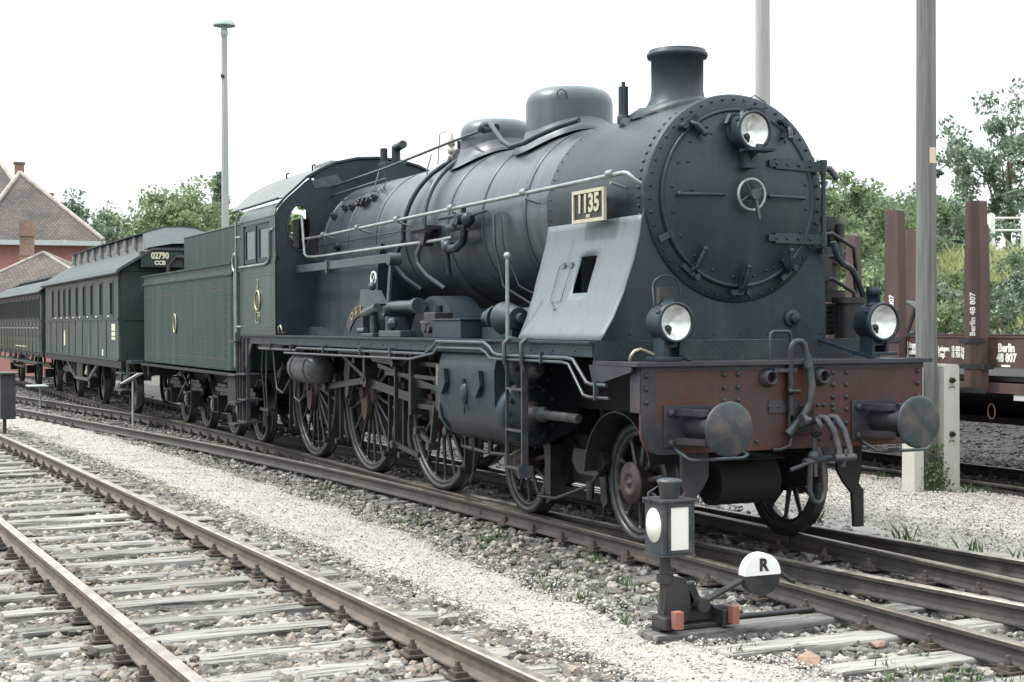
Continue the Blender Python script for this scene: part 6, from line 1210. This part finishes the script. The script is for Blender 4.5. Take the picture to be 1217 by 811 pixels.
up_ = [(-1.41 + .138 * math.cos(R(a)), .195 + .138 * math.sin(R(a))) for a in np.linspace(-2, 182, 24)]; lo_ = [(-1.41 + .138 * math.cos(R(a)), .195 + .138 * math.sin(R(a))) for a in np.linspace(182, 358, 24)]
mb = MB(); mb.prism(up_, 2.715, 2.79, 'x'); wd = mb.build('weight_upper_half', 'white', sw, .004); mb = MB(); mb.prism(lo_, 2.717, 2.788, 'x'); mb.build('weight_lower_half', 'black', sw, .004)
text('R', 'weight_letter', 'black', wd, (2.793, -1.405, .255), .11, (0, 1, 0), offset=.004)
lc = (2.70, -2.055)
mb = MB(); h = .115; z0, z1 = .37, .70
for (a, b, c, d) in ((-h, -h + .012, -h, h), (h - .012, h, -h, h), (-h + .012, h - .012, -h, -h + .012), (-h + .012, h - .012, h - .012, h)): mb.box(lc[0] + a, lc[0] + b, lc[1] + c, lc[1] + d, z0, z1)
mb.box(lc[0] - h - .006, lc[0] + h + .006, lc[1] - h - .006, lc[1] + h + .006, z0 - .012, z0 - .001); mb.box(lc[0] - h - .014, lc[0] + h + .014, lc[1] - h - .014, lc[1] + h + .014, z1 + .001, z1 + .016)
lan = mb.build('lantern_box', 'bufhead', sw, .002)
mb = MB(); mb.box(lc[0] + h + .001, lc[0] + h + .005, lc[1] - .062, lc[1] + .068, z0 + .03, z1 - .03); mb.build('lantern_window', 'opal', lan)
mb = MB()
for (a, b, c, d) in ((-.082, -.062, z0 + .012, z1 - .012), (.068, .088, z0 + .012, z1 - .012), (-.062, .068, z0 + .012, z0 + .03), (-.062, .068, z1 - .03, z1 - .012)): mb.box(lc[0] + h + .001, lc[0] + h + .010, lc[1] + a, lc[1] + b, c, d)
mb.build('window_frame', 'bufhead', lan)
mb = MB(); mb.lathe([(.095, .001), (.095, .004), (0, .004)], (lc[0] - .0, lc[1] - h, .55), (0, -1, 0), 32, False); mb.v = [(v[0], v[1], .55 + (v[2] - .55) * 1.15) for v in mb.v]; mb.build('round_window', 'opal', lan)
mb = MB(); mb.lathe([(.058, z1 + .016), (.062, z1 + .03), (.07, z1 + .10), (.082, z1 + .12), (.082, z1 + .128), (.06, z1 + .14), (0, z1 + .145)], (lc[0], lc[1], 0), (0, 0, 1), 28); mb.build('lantern_chimney', 'bufhead', lan)
mb = MB(); mb.tube([(lc[0] - .04, lc[1] - h - .01, z1 - .02), (lc[0] - .04, lc[1] - h - .02, z1 + .05), (lc[0] - .04, lc[1] - .06, z1 + .09)], .006, 6); mb.build('handle_wire', 'bufhead', lan)
# tie rod box between the stand and the rails
mb = MB(); mb.cyl((2.55, -1.9, -.12), (2.55, -.85, -.12), .02, n=8); tag(mb.build('point_rod', 'black', None, .004), 'dark rod running from the points lever to the near rail', 'rod')

# ================================================================ houses
def uvbuild(mb, name, m, par): return mb.build(name, m, par, uv=uvface)
hz = thing('house', 'pink plastered house with hipped tile roof at the far left', 'house', (-60.94, 4.06, -.2), R(-95))
WL['hid'] = Vector((0, 0, 0))
class LP: pass
loc0 = bpy.data.objects.new('hid_tmp', None)
def lbuild(mb, name, m, par, uv=None, sub=False, bevel=0):
    # vertices given in the house's own frame
    V = np.array(mb.v, float); c = (V.min(0) + V.max(0)) / 2; keep = WL[par.name]
    off = Vector((0, 0, 0)) if not sub else Vector(par['_c']) if False else keep
    WL[par.name] = LOC.get(par.name, Vector((0, 0, 0))); o = mb.build(name, m, par, bevel, uv=uv); LOC[o.name] = Vector(c.tolist()); WL[par.name] = keep; return o
LOC = {}
mb = MB(); mb.box(0, 4.4, -10, 0, 0, 5.8); mb.box(2.2, 20, -18, -7.9, 0, 7.0); lbuild(mb, 'wall', 'stucco', hz)
mb = MB(); e = .70; z = 5.95; ap = (2.85, -3.2, 9.35); bk = (2.95, -10, 9.35)
mb.add([(-e, e, z), (4.4 + e, e, z), ap], [(0, 1, 2)]); mb.add([(-e, e, z), ap, bk, (-e, -10, z)], [(0, 1, 2, 3)]); mb.add([(4.4 + e, e, z), (4.4 + e, -10, z), bk, ap], [(0, 1, 2, 3)])
z2 = 7.15; r1, r2 = (3.6, -12.5, 10.7), (16, -12.5, 10.7); c1_, c2_, c3_, c4_ = (1.6, -7.2, z2), (20.5, -7.2, z2), (20.5, -18.6, z2), (1.6, -18.6, z2)
mb.add([c1_, c2_, r2, r1], [(0, 1, 2, 3)]); mb.add([c1_, r1, c4_], [(0, 1, 2)]); mb.add([c4_, r1, r2, c3_], [(0, 1, 2, 3)]); mb.add([c2_, c3_, r2], [(0, 1, 2)])
rf = lbuild(mb, 'roof', 'tiles', hz, uvface)
mb = MB(); mb.box(-e, 4.4 + e, .62, e + .1, 5.70, 5.93); mb.box(-e - .1, -e + .12, -10, e + .1, 5.70, 5.93); mb.box(-e + .1, 0, -10, .6, 5.76, 5.82); mb.box(0, 4.4, .0, .6, 5.76, 5.82); mb.cyl((-.12, .1, 0), (-.12, .1, 5.7), .06, n=8); lbuild(mb, 'eave', 'trimwhite', hz)
M['ridge'] = mat('ridge_tile', (.32, .28, .25), .85, 0, .3, 3)
mb = MB(); mb.tube([(-e, e, z + .04), ap], .11, 6); mb.tube([(4.4 + e, e, z + .04), ap], .11, 6); mb.tube([ap, bk], .11, 6); mb.tube([c1_, r1], .11, 6); lbuild(mb, 'ridge_tiles', 'ridge', rf)
for (x, y, z0, z1, w) in ((2.85, -4.2, 8.9, 9.85, .22), (1.5, -4.4, 7.4, 8.4, .20)):
    mb = MB(); mb.box(x - w, x + w, y - w, y + w, z0, z1); mb.box(x - w - .05, x + w + .05, y - w - .05, y + w + .05, z1 + .001, z1 + .1); lbuild(mb, 'chimney', 'brick', rf, uvface)
sq = Vector(camo.location) + (_f + _r * ((52 - 608.5) / 1789.85)) * 62
sh = thing('outbuilding', 'low tiled outbuilding with a tall brick chimney in front of the pink house', 'outbuilding', (sq.x, sq.y, -.2), R(-114.4))
mb = MB(); mb.box(-3.4, 2.6, -3.2, 2.6, 0, 3.1); lbuild(mb, 'wall', 'stucco', sh)
mb = MB(); z = 3.1; A = (0, 0, 5.05); q = [(-3.8, 3.0, z), (3.0, 3.0, z), (3.0, -3.6, z), (-3.8, -3.6, z)]
for k in range(4): mb.add([q[k], q[(k + 1) % 4], A], [(0, 1, 2)])
srf = lbuild(mb, 'roof', 'tiles', sh, uvface)
mb = MB()
for k in range(4): mb.tube([q[k], A], .07, 6)
lbuild(mb, 'ridge_tiles', 'ridge', srf)
mb = MB(); mb.box(.42, .88, -.2, .26, 4.0, 6.35); mb.box(.37, .93, -.25, .31, 5.7, 5.78); mb.box(.38, .92, -.24, .30, 4.9, 4.96); lbuild(mb, 'chimney', 'brick', srf, uvface)

# ================================================================ trees and bushes
def crown_points(n, clumps, cr):
    k = rng.integers(0, len(clumps), n); d = rng.normal(size=(n, 3)); d /= np.linalg.norm(d, axis=1)[:, None]
    rad = cr[k] * rng.random(n) ** .45; return clumps[k] + d * rad[:, None] * np.array([1, 1, .75])
def tree(name, label, cat, x, y, z, h, rx, m, n=9000, leaf=.14, ncl=60, trunk=.18, base=.25, group=None, shape='round'):
    t = thing(name, label, cat, (x, y, z), 0, group)
    u = rng.normal(size=(ncl, 3)); u /= np.linalg.norm(u, axis=1)[:, None]; r = rng.uniform(.35, 1, ncl) ** .5
    cz = z + h * (base + (1 - base) / 2); hz_ = h * (1 - base) / 2
    c = np.stack([x + u[:, 0] * r * rx, y + u[:, 1] * r * rx, cz + u[:, 2] * r * hz_], -1)
    if shape == 'loose':
        c[:, :2] += rng.normal(0, rx * .12, (ncl, 2)); c[:, 2] += rng.normal(0, h * .05, ncl)
    sp_ = c[rng.integers(0, ncl, ncl // 3)] * 1.0; dd_ = sp_ - np.array([x, y, cz]); sp_ = sp_ + dd_ / (np.linalg.norm(dd_, axis=1)[:, None] + .01) * rx * rng.uniform(.05, .28, (len(sp_), 1)); c = np.concatenate([c, sp_])
    if shape == 'column': c[:, :2] = np.array([x, y]) + (c[:, :2] - [x, y]) * np.clip(1.1 - (c[:, 2:3] - z) / h, .25, 1)
    ncl = len(c); crr = rng.uniform(.35, 1.15, ncl) * (rx * .30 if shape != 'loose' else rx * .26)
    V, F_ = leaf_cloud(crown_points(n, c, crr), leaf); fast_mesh('crown', V, F_, m, parent=t)
    mb = MB(); top = z + h * .8; mb.tube([(x, y, z - .3), (x + rng.normal(0, .05 * rx), y, z + h * .35), (x + rng.normal(0, .1 * rx), y, top)], [trunk, trunk * .7, trunk * .15], 8)
    for k in rng.choice(ncl, min(ncl, 16), replace=False):
        p = c[k]; zb = z + h * rng.uniform(.15, .5); mid = (x + (p[0] - x) * .45, y + (p[1] - y) * .45, zb + (p[2] - zb) * .6); mb.tube([(x, y, zb), mid, tuple(p)], [trunk * .4, trunk * .25, trunk * .08], 5)
    mb.build('trunk', 'bark', t); return t
G = lambda x, y: float(height(x, y))
def tr(px, d, ztop, rx, lab, m, shape='round', name='tree', cat='tree', n=9000, leaf=.14, ncl=60, base=.2, grp=None):
    # px: bearing in the photograph's pixels, d: metres away along the view
    q = Vector(camo.location) + (_f + _r * ((px - 608.5) / 1789.85)) * d; z = G(q.x, q.y); tree(name, lab, cat, q.x, q.y, z, ztop - z, rx, m, n, leaf, ncl, .05 + .03 * rx, base, grp, shape)
gl, gr = 'trees beyond the coaches', 'bushes and trees on the bank'
tr(102, 105, 10.6, 2.9, 'loose pale tree just right of the pink house', 'leafC', 'loose', n=9000, leaf=.17, ncl=110, base=.1, grp=gl)
tr(200, 110, 11.2, 5.0, 'broad round green tree above the clerestory coach', 'leafA', n=26000, leaf=.18, ncl=170, base=.12, grp=gl)
tr(140, 112, 9.2, 3.6, 'lower spreading tree between the pink house and the broad round tree', 'leafD', n=14000, leaf=.19, ncl=100, grp=gl, base=.1)
tr(236, 108, 9.2, 3.0, 'low pale tree on the right flank of the broad round tree', 'leafD', n=8000, leaf=.19, grp=gl, base=.1)
tr(263, 120, 13.8, 2.1, 'tall narrow poplar behind the lamp post', 'leafC', 'column', n=13000, leaf=.18, ncl=60, base=.05, grp=gl)
tr(284, 108, 9.3, 2.8, 'low tree seen between the lamp post and the cab roof', 'leafA', n=10000, leaf=.19, grp=gl, base=.1)
tr(80, 120, 9.0, 3.0, 'dim tree half hidden behind the pink house roof', 'leafD', n=4000, leaf=.2, grp=gl, base=.1)
tr(350, 100, 9.9, 2.4, 'tree seen through the oval front window of the cab', 'leafA', n=9000, leaf=.19, grp=gl, base=.1)
tr(985, 40, 5.7, 2.1, 'bushy tree next to the smokebox', 'leafA', 'loose', n=16000, leaf=.075, ncl=90, base=.0, grp=gr)
tr(1030, 44, 5.4, 2.2, 'bushy tree behind the second and third stakes', 'leafB', 'loose', n=16000, leaf=.08, ncl=90, base=.0, grp=gr)
tr(1078, 50, 5.9, 2.2, 'dark bush just left of the near wooden pole', 'leafC', 'loose', n=12000, leaf=.085, ncl=70, base=.0, grp=gr)
tr(945, 42, 5.0, 2.2, 'bush mostly hidden behind the smokebox', 'leafB', n=6000, leaf=.085, grp=gr, base=0)
tr(1128, 54, 5.7, 1.7, 'low dark bush on the bank top just right of the near wooden pole', 'leafC', 'loose', n=9000, leaf=.08, ncl=60, base=.0, grp=gr)
tr(1198, 58, 9.9, 2.5, 'airy tree at the right edge above the white fence', 'leafC', 'loose', n=8500, leaf=.11, ncl=80, base=.28, grp=gr)
tr(1262, 56, 7.0, 2.2, 'tree cut by the right edge of the picture', 'leafC', 'loose', n=6000, leaf=.10, ncl=60, base=.1, grp=gr)
for i, (px, d, zt, rx, m, lab) in enumerate(((1010, 30, 2.7, 1.3, 'leafD', 'low pale bush behind the third stake'), (1128, 29, 2.5, .8, 'leafD', 'round pale green bush left of the lettered stake'), (1197, 28, 2.8, 1.15, 'leafC', 'blue green bush right of the lettered stake'), (1225, 33, 3.6, 1.4, 'leafB', 'dark bush below the white fence at the right edge'), (1045, 31, 3.0, 1.4, 'leafB', 'dark low bush behind the second stake'), (1090, 33, 3.4, 1.3, 'leafA', 'green bush behind the near wooden pole'))):
    tr(px, d, zt, rx, lab, m, 'loose', 'bush', 'bush', 5500, .055, 60, 0, 'bushes at the foot of the bank')
for i in range(14):
    px = 930 + i * 26
    pass
gx = rng.uniform(-45, -2, 26000); gy = rng.uniform(13.6, 34, 26000); tufts('bank_grass', 'grass', gx, gy, height(gx, gy), rng.uniform(.25, .75, len(gx)) * np.where(gy > 22, .5, 1), 6, .16, .012)
gx = rng.uniform(-110, -45, 9000); gy = rng.uniform(-30, 30, 9000); ok = np.abs(gy) > 3.5; tufts('far_grass', 'grass', gx[ok], gy[ok], height(gx[ok], gy[ok]), rng.uniform(.2, .5, ok.sum()), 6, .2, .02)
# white fence on the bank
fz = 4.86
fe = thing('white_fence', 'white concrete post and rail fence along the top of the bank', 'fence', (-27.6, 28.8, fz - .9))
fd = Vector((.42, .91, 0)).normalized(); f0 = Vector((-28.1, 28.38, 0))
for k in range(5):
    q = f0 + fd * (k * 1.12); mb = MB(); mb.cyl((q.x, q.y, fz - .9), (q.x, q.y, fz + .52), .13, n=14); mb.sphere((q.x, q.y, fz + .52), .13, 10, (1, 1, .5)); mb.build('fence_post', 'white', fe)
for z in (fz + .43, fz + .02):
    mb = MB(); a, b = f0, f0 + fd * 5; mb.cyl((a.x, a.y, z), (b.x, b.y, z), .035, n=8); mb.build('fence_rail', 'white', fe)
